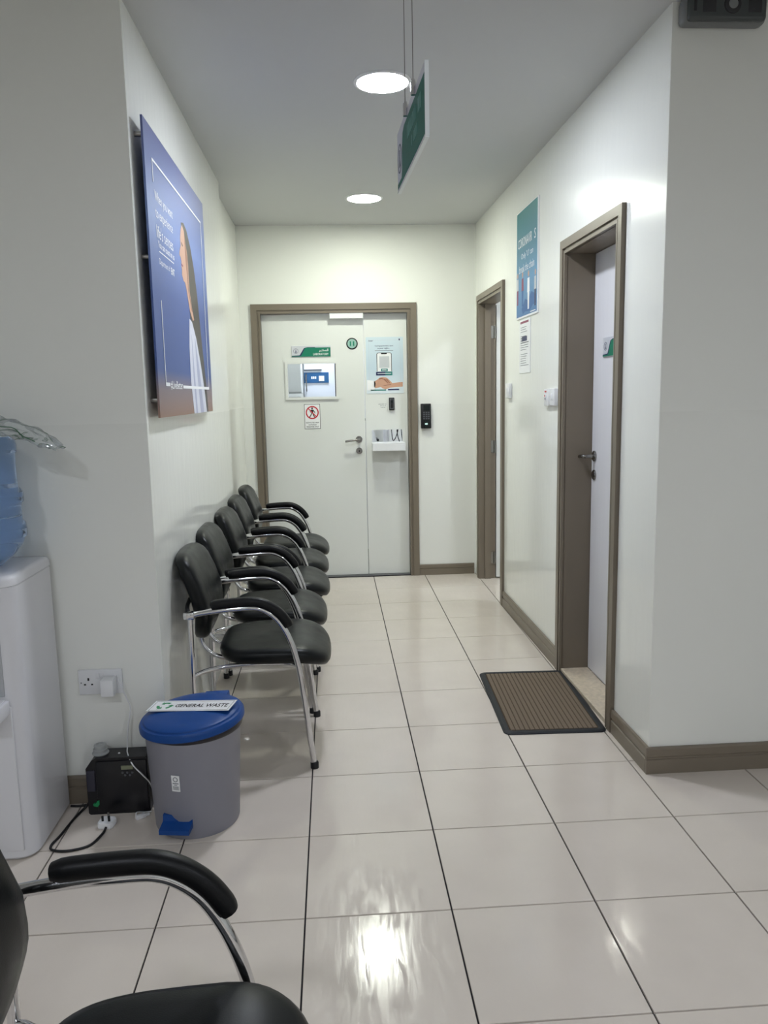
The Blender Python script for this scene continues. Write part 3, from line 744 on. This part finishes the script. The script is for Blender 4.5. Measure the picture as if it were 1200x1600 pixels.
# ------------------------------------------------------------------ plates and posters
def green_plate(t, w, h, text=None, arabic=None):
    """silver plate with green field, navy edge and round badge; x 0..w, z 0..h"""
    obj('plate', MB().rbox(0, w, -.006, 0, 0, h, .0015, 1), 'plate_silver', t)
    q = w/.29
    e0, e1 = .065*q, .098*q
    print_poly(t, 'navy_edge', [(0, h*.14), (e0-.006, h*.17), (e1-.006, h*.80), (e1+.02, h*.88), (w*.6, h*.88), (w*.6, h*.05), (0, h*.05)], 'ink_navy', -.0066)
    print_poly(t, 'green_field', [(0, h*.04), (w-.002, h*.04), (w-.002, h*.84), (e1+.012, h*.84), (e1, h*.76), (e0+.004, h*.12), (e0-.01, h*.10), (0, h*.10)], 'ink_green', -.0069)
    b = MB(); ring(b, .032*q, h*.55, .0165*q, .0185*q, -.0066, -.0060, 28)
    obj('badge_ring', b, 'ink_navy', t)
    k = MB().prism([(.026*q, h*.42), (.038*q, h*.42), (.034*q, h*.55), (.034*q, h*.68), (.030*q, h*.68), (.030*q, h*.55)], 'y', -.0066, -.006)
    obj('badge_icon', k, 'ink_navy', t)
    if text: label_text(t, text, w*.94, h*.25, w=w*.39, h=h*.20, m='ink_white', y=-.0076, align='RIGHT', bold=.01)
    if arabic: label_text(t, arabic, w*.94, h*.58, w=w*.24, h=h*.30, m='ink_white', y=-.0076, align='RIGHT', bold=.01)
LF = 5.95+LY           # world y of the laboratory leaf face
pl = thing('laboratory_sign', 'green and silver sign reading laboratory above the door window', 'sign', (-.286, LF, 1.684))
ARAB = '\uFEAE\uFE92\uFE98\uFEA8\uFEE4\uFEDF\u0627'      # the Arabic word in visual order
green_plate(pl, .292, .083, 'LABORATORY', ARAB)
pl2 = thing('door_sign', 'green and silver sign on the near closed door', 'sign', (0, 0, 0), FACE_RIGHT)
pl2.location = RW(.133, 3.572-RWY, 1.545)
green_plate(pl2, .292, .088)

rn = thing('room_number', 'round green disc with number eleven on the laboratory door', 'number plate', (.166, LF, 1.778))
obj('disc', MB().lathe([(.001, -.005), (.040, -.005), (.043, -.003), (.043, 0), (.001, 0)], 36, axis='y'), 'ink_black', rn, smooth=40)
obj('disc_face', MB().lathe([(.001, -.0056), (.034, -.0056), (.034, -.004), (.001, -.004)], 36, axis='y'), mat('disc_green', (150, 186, 176), .35), rn)
label_text(rn, '11', 0, 0, w=.034, h=.034, m='ink_green', y=-.0062, bold=.06)

ns = thing('no_entry_sign', 'white sign with red crossed out walking figure below the door window', 'sign', (-.147, LF, 1.243))
obj('sign_sheet', MB().box(-.060, .060, -.0015, 0, -.093, .093), 'paper_white', ns)
obj('sign_border', thin_frame(MB(), -.060, .060, -.093, .093, .003, -.0020, -.0015), 'ink_black', ns)
b = MB(); ring(b, 0, .030, .040, .049, -.0024, -.0015, 40); obj('red_ring', b, 'ink_red', ns)
fg = MB().prism(circle(.000, .062, .0065, 16), 'y', -.0022, -.0015)
fg.prism([(-.009, .052), (.009, .052), (.008, .024), (-.007, .024)], 'y', -.0022, -.0015)
fg.prism([(-.007, .026), (.000, .026), (-.010, .006), (-.020, -.008), (-.026, -.004), (-.016, .008)], 'y', -.0022, -.0015)
fg.prism([(.000, .026), (.008, .026), (.014, .010), (.020, -.006), (.014, -.008), (.007, .008)], 'y', -.0022, -.0015)
fg.prism([(.008, .051), (.020, .036), (.022, .024), (.018, .024), (.015, .034), (.007, .042)], 'y', -.0022, -.0015)
fg.prism([(-.008, .051), (-.018, .038), (-.014, .028), (-.011, .030), (-.013, .037), (-.007, .043)], 'y', -.0022, -.0015)
obj('walking_figure', fg, 'ink_black', ns)
print_poly(ns, 'red_slash', [(-.034, .060), (-.029, .065), (.034, .000), (.029, -.005)], 'ink_red', -.0026)
for k, (s_, w_) in enumerate((('RESTRICTED AREA', .098), ('AUTHORIZED', .062), ('PERSONNEL ONLY', .092))):
    label_text(ns, s_, 0, -.046-.0155*k, w=w_, h=.0085, m='ink_black', y=-.002, bold=.02)

# care poster on the side leaf
cp = thing('care_poster', 'pale blue poster with phone and clasped hands on the laboratory door', 'poster', (.268, LF, 1.405))
PW, PH = .281, .418
grad_mat('poster_pale', [(0, (222, 232, 238)), (.45, (196, 214, 226)), (1, (206, 222, 230))], 2, 0, PH, .3)
obj('poster_sheet', MB().box(0, PW, -.003, 0, 0, PH), 'poster_pale', cp)
def px(u, v): return (u/450*PW, PH-v/635*PH)       # poster space 450 x 635
def PP(name, uv, m, y=-.0036): return print_poly(cp, name, [px(u, v) for u, v in uv], m, y)
label_text(cp, 'Aster', px(60, 40)[0], px(60, 40)[1], w=.036, m='ink_navy', y=-.0034, bold=.01)
PP('corner_mark', [(398, 20), (412, 20), (412, 40), (398, 40)], 'ink_navy')
label_text(cp, 'Compassionate care', *px(220, 100), w=.138, h=.013, m='ink_navy', y=-.0034, bold=.015)
label_text(cp, 'is your right...', *px(215, 127), w=.092, h=.013, m='ink_navy', y=-.0034, bold=.015)
PP('small_text_line', [(110, 148), (330, 148), (330, 153), (110, 153)], 'ink_grey')
obj('phone_outline', MB().prism([px(u, v) for u, v in [(128, 385), (128, 190), (136, 178), (150, 174), (290, 174), (304, 180), (310, 190), (310, 385)]], 'y', -.0036, -.003), 'ink_black', cp)
PP('phone_screen', [(135, 385), (135, 192), (142, 183), (152, 180), (288, 180), (298, 184), (303, 192), (303, 385)], 'paper_white', -.0040)
PP('phone_notch', [(180, 178), (255, 178), (250, 192), (185, 192)], 'ink_black', -.0043)
PP('code_placeholder', [(160, 215), (280, 215), (280, 345), (160, 345)], 'ink_lightgrey', -.0043)
PP('green_button', [(178, 355), (260, 355), (260, 383), (178, 383)], 'ink_teal', -.0046)
PP('navy_bar', [(118, 390), (230, 390), (230, 430), (118, 430)], 'ink_navy', -.0046)
PP('teal_bar', [(230, 390), (315, 388), (315, 430), (230, 430)], 'ink_teal', -.0046)
PP('button_print', [(192, 365), (246, 365), (246, 373), (192, 373)], 'ink_white', -.0052)
PP('bar_print', [(135, 404), (300, 404), (300, 414), (135, 414)], 'ink_lightgrey', -.0052)
PP('white_cuff', [(6, 480), (100, 488), (112, 520), (95, 600), (6, 596)], 'ink_white')
PP('left_hand', [(90, 500), (130, 478), (160, 455), (200, 448), (240, 455), (262, 470), (300, 505), (316, 525), (310, 534), (290, 528), (262, 535), (225, 546), (190, 556), (150, 566), (110, 572), (92, 560)], 'ink_skin')
PP('right_hand', [(170, 545), (220, 530), (300, 522), (380, 512), (440, 508), (440, 560), (360, 566), (280, 572), (230, 590), (190, 575), (172, 560)], 'ink_skin', -.0034)
for k, q in enumerate(([(200, 470), (225, 468), (268, 520), (258, 524)], [(232, 470), (250, 470), (288, 520), (280, 524)], [(150, 466), (180, 458), (210, 468), (205, 476), (178, 470), (155, 478)], [(190, 548), (260, 534), (300, 530), (298, 536), (230, 548)])):
    PP('finger_shadow', q, 'ink_skin_dark', -.0040)
PP('teal_strip', [(50, 590), (235, 590), (235, 603), (50, 603)], 'ink_teal')
PP('navy_strip', [(258, 585), (395, 585), (395, 600), (258, 600)], 'ink_navy')
obj('poster_sleeve', thin_frame(MB(), .022, PW-.022, .022, PH-.022, .0012, -.0034, -.003), 'ink_lightgrey', cp)

# notice, bell, reader on the side leaf / end wall
nt_ = thing('notice_slip', 'small paper notice beside the black doorbell on the side leaf', 'notice', (.390, LF, 1.313))
obj('slip', MB().box(-.040, .036, -.0008, 0, -.030, .030), 'door_white', nt_)
pl_ = MB()
def word_row(mb, x0, x1, z, h, y0, y1, seed):
    """a row of small strokes for print too small to read"""
    r_ = random.Random(seed); x = x0
    while x < x1-h*.4:
        w_ = h*r_.uniform(.35, .7)
        if r_.random() > .16: mb.box(x, min(x+w_, x1), y0, y1, z-h/2, z+h/2)
        x += w_+h*.22
for k, (a_, b_) in enumerate(((-.034, .030), (-.022, .022), (-.018, .018))): word_row(pl_, a_, b_, .012-.012*k, .0045, -.0012, -.0008, k)
obj('slip_print', pl_, 'ink_grey', nt_)
db = thing('door_bell', 'black push doorbell on the side leaf', 'doorbell', (.455, LF, 1.326))
obj('bell_body', MB().rbox(-.021, .021, -.020, 0, -.047, .047, .005), 'black_plastic', db, smooth=40)
obj('bell_bezel', thin_frame(MB(), -.014, .014, -.036, .036, .002, -.0208, -.020), 'ink_grey', db)
obj('bell_button', MB().lathe([(.001, -.023), (.007, -.023), (.008, -.020), (.001, -.020)], 20, (0, 0, .016), 'y'), 'screen_dark', db)
ac = thing('access_reader', 'black fingerprint keypad reader on the end wall beside the door frame', 'access reader', (.708, 5.95, 1.230))
obj('reader_body', MB().rbox(-.038, .038, -.036, 0, -.093, .093, .005), 'black_plastic', ac, smooth=40)
obj('reader_screen', MB().rbox(-.020, .026, -.0375, -.035, .042, .082, .001, 1), 'screen_dark', ac)
for a in range(4):
    for q in range(3):
        x, z = -.016+q*.018, .026-a*.015
        obj('key', MB().box(x-.006, x+.006, -.0375, -.0355, z-.005, z+.005), 'button_grey', ac)
obj('fingerprint_window', MB().rbox(-.016, .024, -.042, -.033, -.085, -.030, .002, 1), 'screen_dark', ac)
obj('scan_light', MB().prism([(-.010, -.063), (.003, -.063), (.003, -.068), (.012, -.058), (.003, -.049), (.003, -.054), (-.010, -.054)], 'y', -.0426, -.0415), 'screen_lit', ac)
obj('side_port', MB().box(.037, .042, -.026, -.010, -.026, .004), 'plate_silver', ac)

# coronavirus poster and notice on the right wall
VP_W, VP_H = .455, .592
vp = thing('coronavirus_poster', 'blue coronavirus poster with four figures on the right wall', 'poster', RW(-.004, 4.655-RWY, 1.812), FACE_RIGHT)
grad_mat('poster_teal', [(0, (42, 110, 170)), (.35, (66, 140, 190)), (.62, (52, 126, 156)), (1, (66, 138, 138))], 2, 0, VP_H, .3)
obj('poster_sheet', MB().box(0, VP_W, -.003, .0035, 0, VP_H), 'paper_white', vp)
print_poly(vp, 'poster_print', rect(.004, VP_W-.012, .010, VP_H-.004), 'poster_teal', -.0036)
label_text(vp, 'CORONAVIR', .036, .415, w=.300, h=.052, m='ink_white', y=-.0042, align='LEFT', bold=.005)
label_text(vp, 'S', .385, .415, w=.030, h=.052, m='ink_white', y=-.0042, align='LEFT', bold=.005)
label_text(vp, "Only 'U' can", .235, .335, w=.255, h=.042, m='ink_white', y=-.0042)
label_text(vp, 'break the chain', .225, .272, w=.325, h=.042, m='ink_white', y=-.0042)
def person(x, z, s, top, low):
    print_poly(vp, 'figure_head', [(x+a, z+b) for a, b in circle(0, .145*s, .012*s, 14, .015*s)], 'ink_skin', -.0041)
    print_poly(vp, 'figure_top', [(x-.018*s, z+.126*s), (x+.018*s, z+.126*s), (x+.022*s, z+.06*s), (x-.022*s, z+.06*s)], top, -.0041)
    print_poly(vp, 'figure_legs', [(x-.016*s, z+.062*s), (x+.016*s, z+.062*s), (x+.012*s, z-.02*s), (x-.012*s, z-.02*s)], low, -.0042)
print_poly(vp, 'map_shape', [(.12, .05), (.20, .10), (.26, .085), (.33, .125), (.43, .10), (.43, .055), (.36, .05), (.30, .025), (.20, .03), (.15, .02)], mat('map_blue', (36, 96, 160), .4), -.0039)
person(.030, .10, 1.0, 'ink_lightgrey', 'ink_maroon'); person(.140, .085, 1.05, 'ink_maroon', 'ink_blue')
person(.270, .060, 1.15, 'ink_white', 'ink_white'); person(.410, .062, 1.05, 'ink_lightgrey', 'ink_navy')
print_poly(vp, 'small_print', rect(.31, .42, .016, .021), 'ink_white', -.0042)
pn = thing('paper_notice', 'printed white notice hanging below the coronavirus poster', 'notice', RW(-.002, 4.595-RWY, 1.503), FACE_RIGHT)
obj('sheet', MB().box(0, .235, -.0015, .0015, 0, .300), 'paper_white', pn)
tl = MB(); rnd = random.Random(4)
for k in range(18):
    z = .255-k*.0125
    if k in (3, 11): continue
    tl.box(.03, .03+rnd.uniform(.11, .185), -.0020, -.0014, z, z+(.006 if k in (5, 6, 7) else .0032))
obj('print_lines', tl, 'ink_grey', pn)
obj('print_header', MB().box(.02, .20, -.002, -.0014, .278, .290), 'ink_maroon', pn)
obj('print_block', MB().box(.06, .17, -.0021, -.0014, .178, .205), 'ink_navy', pn)

def switch_plate(name, label, cat, s, z, w_, h_, red=False):
    t = thing(name, label, cat, RW(0, s, z), FACE_RIGHT)
    obj('face_plate', MB().rbox(-w_/2, w_/2, -.020, 0, -h_/2, h_/2, .004), 'white_plastic', t, smooth=40)
    obj('rocker', MB().rbox(-.010, .010, -.0245, -.018, -.016, .016, .002), 'white_plastic', t, smooth=40)
    if red:
        obj('neon', MB().box(-.012, -.002, -.026, -.0235, .004, .014), 'ink_red', t)
        obj('switch_print', MB().box(-.026, .006, -.0208, -.0198, .026, .034), 'ink_red', t)
        obj('key_mark', MB().box(-.004, .004, -.0262, -.024, -.010, .0), 'ink_black', t)
    else: obj('indicator_dot', MB().box(-.022, -.017, -.0208, -.0198, -.004, .006), 'ink_grey', t)
switch_plate('light_switch', 'white light switch beside the open door frame', 'light switch', 4.83-RWY, 1.405, .095, .090)
switch_plate('fused_switch', 'white switch with red mark left of the pair beside the near door', 'switch', 3.975-RWY, 1.366, .086, .086, True)
switch_plate('bell_switch', 'plain white switch right of the pair beside the near door frame', 'light switch', 3.875-RWY, 1.369, .086, .086)

# ------------------------------------------------------------------ large portrait poster on the left wall
Y0, Y1, Z0, Z1 = 2.70, 3.885, 1.335, 2.295
AW_, AH_ = Y1-Y0, Z1-Z0
ap = thing('advert_panel', 'large blue advertising panel with a woman in profile above the chairs', 'poster', (-.576, Y0, Z0), FACE_LEFT)
grad_mat('poster_sky', [(0, (150, 120, 106)), (.10, (136, 124, 130)), (.17, (70, 92, 150)), (.45, (78, 98, 156)), (.7, (120, 142, 196)), (1, (92, 100, 146))], 2, 0, AH_, .48, .3)
obj('panel', MB().box(0, AW_, -.001, .006, 0, AH_), 'poster_sky', ap)
for (x, z) in ((.03, AH_-.05), (.03, AH_*.55), (.03, .06), (AW_-.03, AH_-.05), (AW_-.03, .06)):
    obj('standoff', MB().lathe([(.001, .006), (.009, .006), (.009, .0335), (.001, .0335)], 14, (x, 0, z), 'y'), 'steel', ap, smooth=40)
def ax(u, v): return (u*AW_, v*AH_)
def AP(name, uv, m, y=-.0016): return print_poly(ap, name, [ax(u, v) for u, v in uv], m, y)
def fv(v): return .41*v/.28 if v < .28 else (.41+(v-.28)*.718 if v < .475 else .55+(v-.475)*.807)
def FA(name, uv, m, y=-.0016): return AP(name, [((u-.50)*.85+.462, fv(v)) for u, v in uv], m, y)
AP('hair', [(.50, .785), (.545, .795), (.60, .775), (.66, .72), (.71, .64), (.75, .54), (.775, .44), (.80, .34), (.83, .24), (.86, .12), (.88, .0), (.70, .0), (.64, .20), (.585, .40), (.56, .56)], 'ink_hair', -.0014)
FA('face', [(.56, .76), (.60, .735), (.62, .68), (.645, .63), (.655, .57), (.65, .52), (.655, .44), (.70, .33), (.73, .28), (.70, .275), (.64, .32), (.585, .44), (.565, .47), (.53, .475), (.505, .50), (.512, .525), (.50, .54), (.508, .565), (.495, .585), (.475, .59), (.478, .605), (.51, .645), (.507, .68), (.53, .73)], 'ink_skin')
FA('face_shade', [(.60, .735), (.625, .66), (.645, .60), (.64, .52), (.645, .44), (.70, .32), (.68, .33), (.625, .44), (.615, .53), (.60, .62)], 'ink_skin_dark', -.0019)
FA('eye', [(.525, .665), (.555, .655), (.55, .648), (.525, .657)], 'ink_hair', -.0021)
FA('mouth', [(.500, .555), (.535, .552), (.53, .542), (.503, .545)], 'ink_maroon', -.0021)
AP('shirt', [(.56, .405), (.61, .395), (.68, .33), (.75, .22), (.80, .12), (.84, .0), (.56, .0), (.525, .14), (.53, .28)], 'ink_shirt', -.0019)
AP('shirt_fold', [(.65, .33), (.71, .20), (.77, .0), (.70, .0), (.665, .16)], 'ink_shirt_shade', -.0022)
AP('shirt_fold', [(.585, .34), (.605, .18), (.63, .0), (.60, .0), (.58, .16)], 'ink_shirt_shade', -.0022)
fl = MB()
def seg(u0, u1, v0, v1):
    a, b = ax(u0, v0), ax(u1, v1); fl.box(a[0], b[0], -.0026, -.0021, a[1], b[1])
seg(.085, .92, .887, .895); seg(.085, .092, .815, .887); seg(.913, .92, .118, .887); seg(.098, .105, .112, .415)
seg(.105, .160, .112, .125); seg(.370, .92, .106, .118)
obj('white_border', fl, 'ink_white', ap)
def atext(s_, u, v, w_, h_, bold=0): label_text(ap, s_, *ax(u, v), w=w_*AW_, h=h_*AH_, m='ink_white', y=-.0026, align='LEFT', bold=bold)
atext('When you want', .095, .770, .255, .046); atext('to experience', .095, .712, .245, .046); atext("life's senses", .095, .655, .235, .046)
atext('You can count on us', .105, .612, .235, .024, .012)
AP('rule_line', [(.115, .585), (.33, .585), (.33, .589), (.115, .589)], 'ink_white', -.0024)
atext('Department of', .110, .550, .150, .028); atext('ENT', .275, .550, .055, .026, .02)
atext('#LiveBetter', .168, .116, .195, .034, .014)

# ------------------------------------------------------------------ hanging sign
A, B = Vector((.217, 2.45, 1.993)), Vector((.2365, 1.925, 1.993)); SH = .163
SL = (B-A).length
hs = thing('hanging_sign', 'green and white corridor sign hanging from the ceiling on two wires', 'sign', A, math.atan2(B.y-A.y, B.x-A.x))
obj('sign_board', MB().box(0, SL, 0, .008, 0, SH), 'sign_acrylic', hs)
for sgn, nm in ((-1, 'front'), (1, 'rear')):
    ys = (-.0006, 0) if sgn < 0 else (.008, .0086)
    g_ = [(.005, .006), (SL-.002, .006), (SL-.002, SH*.86), (.155, SH*.86), (.125, SH*.80), (.105, SH*.55), (.105, SH*.25), (.09, SH*.12), (.005, .02)]
    obj('green_field', MB().prism(g_, 'y', *ys), 'sign_green', hs)
b = MB(); ring(b, .052, SH*.50, .036, .040, -.0008, 0, 32); obj('badge_ring', b, 'ink_navy', hs)
obj('badge_icon', MB().prism([(.040, SH*.36), (.064, SH*.36), (.056, SH*.50), (.056, SH*.64), (.048, SH*.64), (.048, SH*.50)], 'y', -.0008, 0), 'ink_navy', hs)
fa = mat('sign_faint', (62, 134, 122), .5)
sp_ = MB(); word_row(sp_, .22, .47, SH*.62, .034, -.0012, -.0006, 11); word_row(sp_, .30, .42, SH*.34, .026, -.0012, -.0006, 12)
obj('faint_lettering', sp_, 'sign_faint', hs)
obj('sign_edge', MB().box(-.001, SL+.001, -.001, .009, -.0035, 0).box(SL, SL+.004, -.001, .009, 0, SH), 'sign_edge', hs)
for x in (.225, .375):
    cx_ = x
    cp_ = obj('wire_clamp', MB().lathe([(.001, .016), (.004, .015), (.0065, .008), (.0065, -.022), (.001, -.022)], 14, (cx_, -.0055, SH)), 'chrome', hs, smooth=40)
    obj('wire', MB().tube([(cx_, -.0055, SH+.012), (cx_, -.0055, CEIL-A.z)], .0011, 6), 'steel', hs)

# ------------------------------------------------------------------ emergency light
em = thing('emergency_light', 'grey emergency light fitting high on the wall right of the corridor', 'emergency light', (1.276, 2.6505, 2.597))
obj('housing', MB().rbox(-.136, .136, -.050, 0, -.060, .020, .016, 3), 'em_body', em, smooth=40)
obj('cover', MB().rbox(-.126, .126, -.070, -.042, -.059, .016, .012, 3), 'em_cover', em, smooth=40)
obj('lamp_bezel', MB().lathe([(.001, -.076), (.020, -.076), (.026, -.074), (.028, -.068), (.001, -.068)], 28, (.012, 0, -.014), 'y'), 'em_lens', em, smooth=40)
obj('lamp_eye', MB().lathe([(.001, -.080), (.012, -.079), (.016, -.075), (.001, -.075)], 20, (.012, 0, -.014), 'y'), 'em_body', em, smooth=40)
obj('side_slot', MB().rbox(-.112, -.102, -.0715, -.065, -.035, .012, .002), 'em_lens', em)
for x in (-.062, .085): obj('reflector', MB().rbox(x-.022, x+.022, -.0715, -.065, -.038, .012, .006, 2), 'em_lens', em, smooth=40)

# ------------------------------------------------------------------ laboratory behind the glass
def labbox(name, label, cat, x0, x1, y0, y1, z0, z1, m, parts=()):
    t = thing(name, label, cat, ((x0+x1)/2, (y0+y1)/2, z0))
    mb = MB(); mb.rbox(-(x1-x0)/2, (x1-x0)/2, -(y1-y0)/2, (y1-y0)/2, 0, z1-z0, .004, 1)
    obj('carcass', mb, m, t)
    return t
gp = labbox('storage_locker', 'grey locker seen through the door window', 'locker', -.75, -.375, 6.62, 7.0, 0, 1.95, 'lab_grey')
obj('locker_door', MB().rbox(-.18, .18, -.212, -.2, .03, 1.92, .003, 1), 'lab_grey', gp); obj('locker_handle', MB().rbox(.13, .145, -.225, -.21, .9, 1.1, .003, 1), 'steel', gp)
wcab = labbox('wall_cabinet', 'white wall cabinet seen through the door window', 'cabinet', -.372, -.245, 6.72, 7.0, 1.42, 1.95, 'door_white')
obj('cabinet_door', MB().rbox(-.06, .06, -.152, -.14, .01, .52, .003, 1), 'door_white', wcab)
fr = labbox('laboratory_fridge', 'pale fridge with blue band seen through the door window', 'fridge', -.245, .32, 7.05, 7.6, 0, 1.80, 'lab_white')
obj('fridge_door', MB().rbox(-.275, .275, -.30, -.275, .05, 1.79, .006, 1), 'lab_white', fr)
bd_ = obj('blue_band', MB().box(-.272, -.055, -.306, -.30, 1.51, 1.60), 'lab_blue', fr)
bp_ = MB(); word_row(bp_, -.208, -.165, 1.555, .02, -.3068, -.306, 5); obj('band_print', bp_, 'ink_white', bd_)
obj('white_note', MB().box(-.142, -.095, -.309, -.306, 1.525, 1.57), 'paper_white', fr)
obj('fridge_handle', MB().tube([(-.252, -.305, 1.44), (-.252, -.33, 1.45), (-.252, -.33, 1.58), (-.252, -.305, 1.59)], .006, 8), 'steel', fr, smooth=40)
obj('top_grille', MB().box(-.272, -.115, -.312, -.30, 1.617, 1.626), 'lab_dark', fr)
ck = labbox('rack_frame', 'black rack post seen through the door window', 'rack', .035, .062, 6.75, 6.80, 0, 1.9, 'black_plastic')
obj('rack_shelf', MB().rbox(-.014, .35, -.02, .2, 1.0, 1.02, .002, 1), 'black_plastic', ck)
ch = labbox('wall_chart', 'pale chart board beside the rack in the laboratory', 'chart', .066, .13, 6.78, 6.80, 1.50, 1.80, 'lab_white')
obj('chart_border', thin_frame(MB(), -.031, .031, .01, .29, .004, -.013, -.01), 'lab_dark', ch)
cn = labbox('lab_counter', 'grey laboratory counter seen low through the door window', 'counter', -.60, -.25, 6.22, 6.54, 0, 1.372, 'lab_grey')
obj('counter_top', MB().rbox(-.18, .18, -.16, .155, 1.372, 1.392, .003, 1), 'lab_dark', cn)
obj('drawer_front', MB().rbox(-.16, .16, -.158, -.15, .7, 1.0, .003, 1), 'lab_grey', cn)
pp_ = obj('drain_pipe', MB().tube([(.445, 6.5, 0), (.445, 6.5, 1.6)], .024, 14), 'white_plastic', None, smooth=40); tag(pp_, 'white pipe seen through the hatch slot', 'pipe')
for k, pts in enumerate(([(.495, 6.45, 1.30), (.485, 6.45, 1.12), (.50, 6.45, 1.02), (.54, 6.45, 1.12), (.535, 6.45, 1.30)], [(.56, 6.45, 1.3), (.53, 6.45, 1.1), (.57, 6.45, .95)], [(.58, 6.5, 1.3), (.57, 6.5, 1.1), (.59, 6.5, .95)])):
    tag(obj('hanging_cable', MB().tube(cat_rom(pts, 6), .004, 6), 'black_soft', None, smooth=60), ['looped black cable seen through the hatch slot', 'slanting black cable at the right of the hatch slot', 'rightmost black cable behind the hatch slot'][k], 'cable')
lp = thing('folder_panel', 'white slanted board seen at the left of the hatch slot', 'board', (.33, 6.4, .9))
obj('board', MB().prism([(-.10, 0), (.06, 0), (-.02, .32), (-.10, .32)], 'y', 0, .02), 'paper_white', lp); obj('board_clip', MB().box(-.08, -.04, -.006, 0, .29, .31), 'steel', lp)
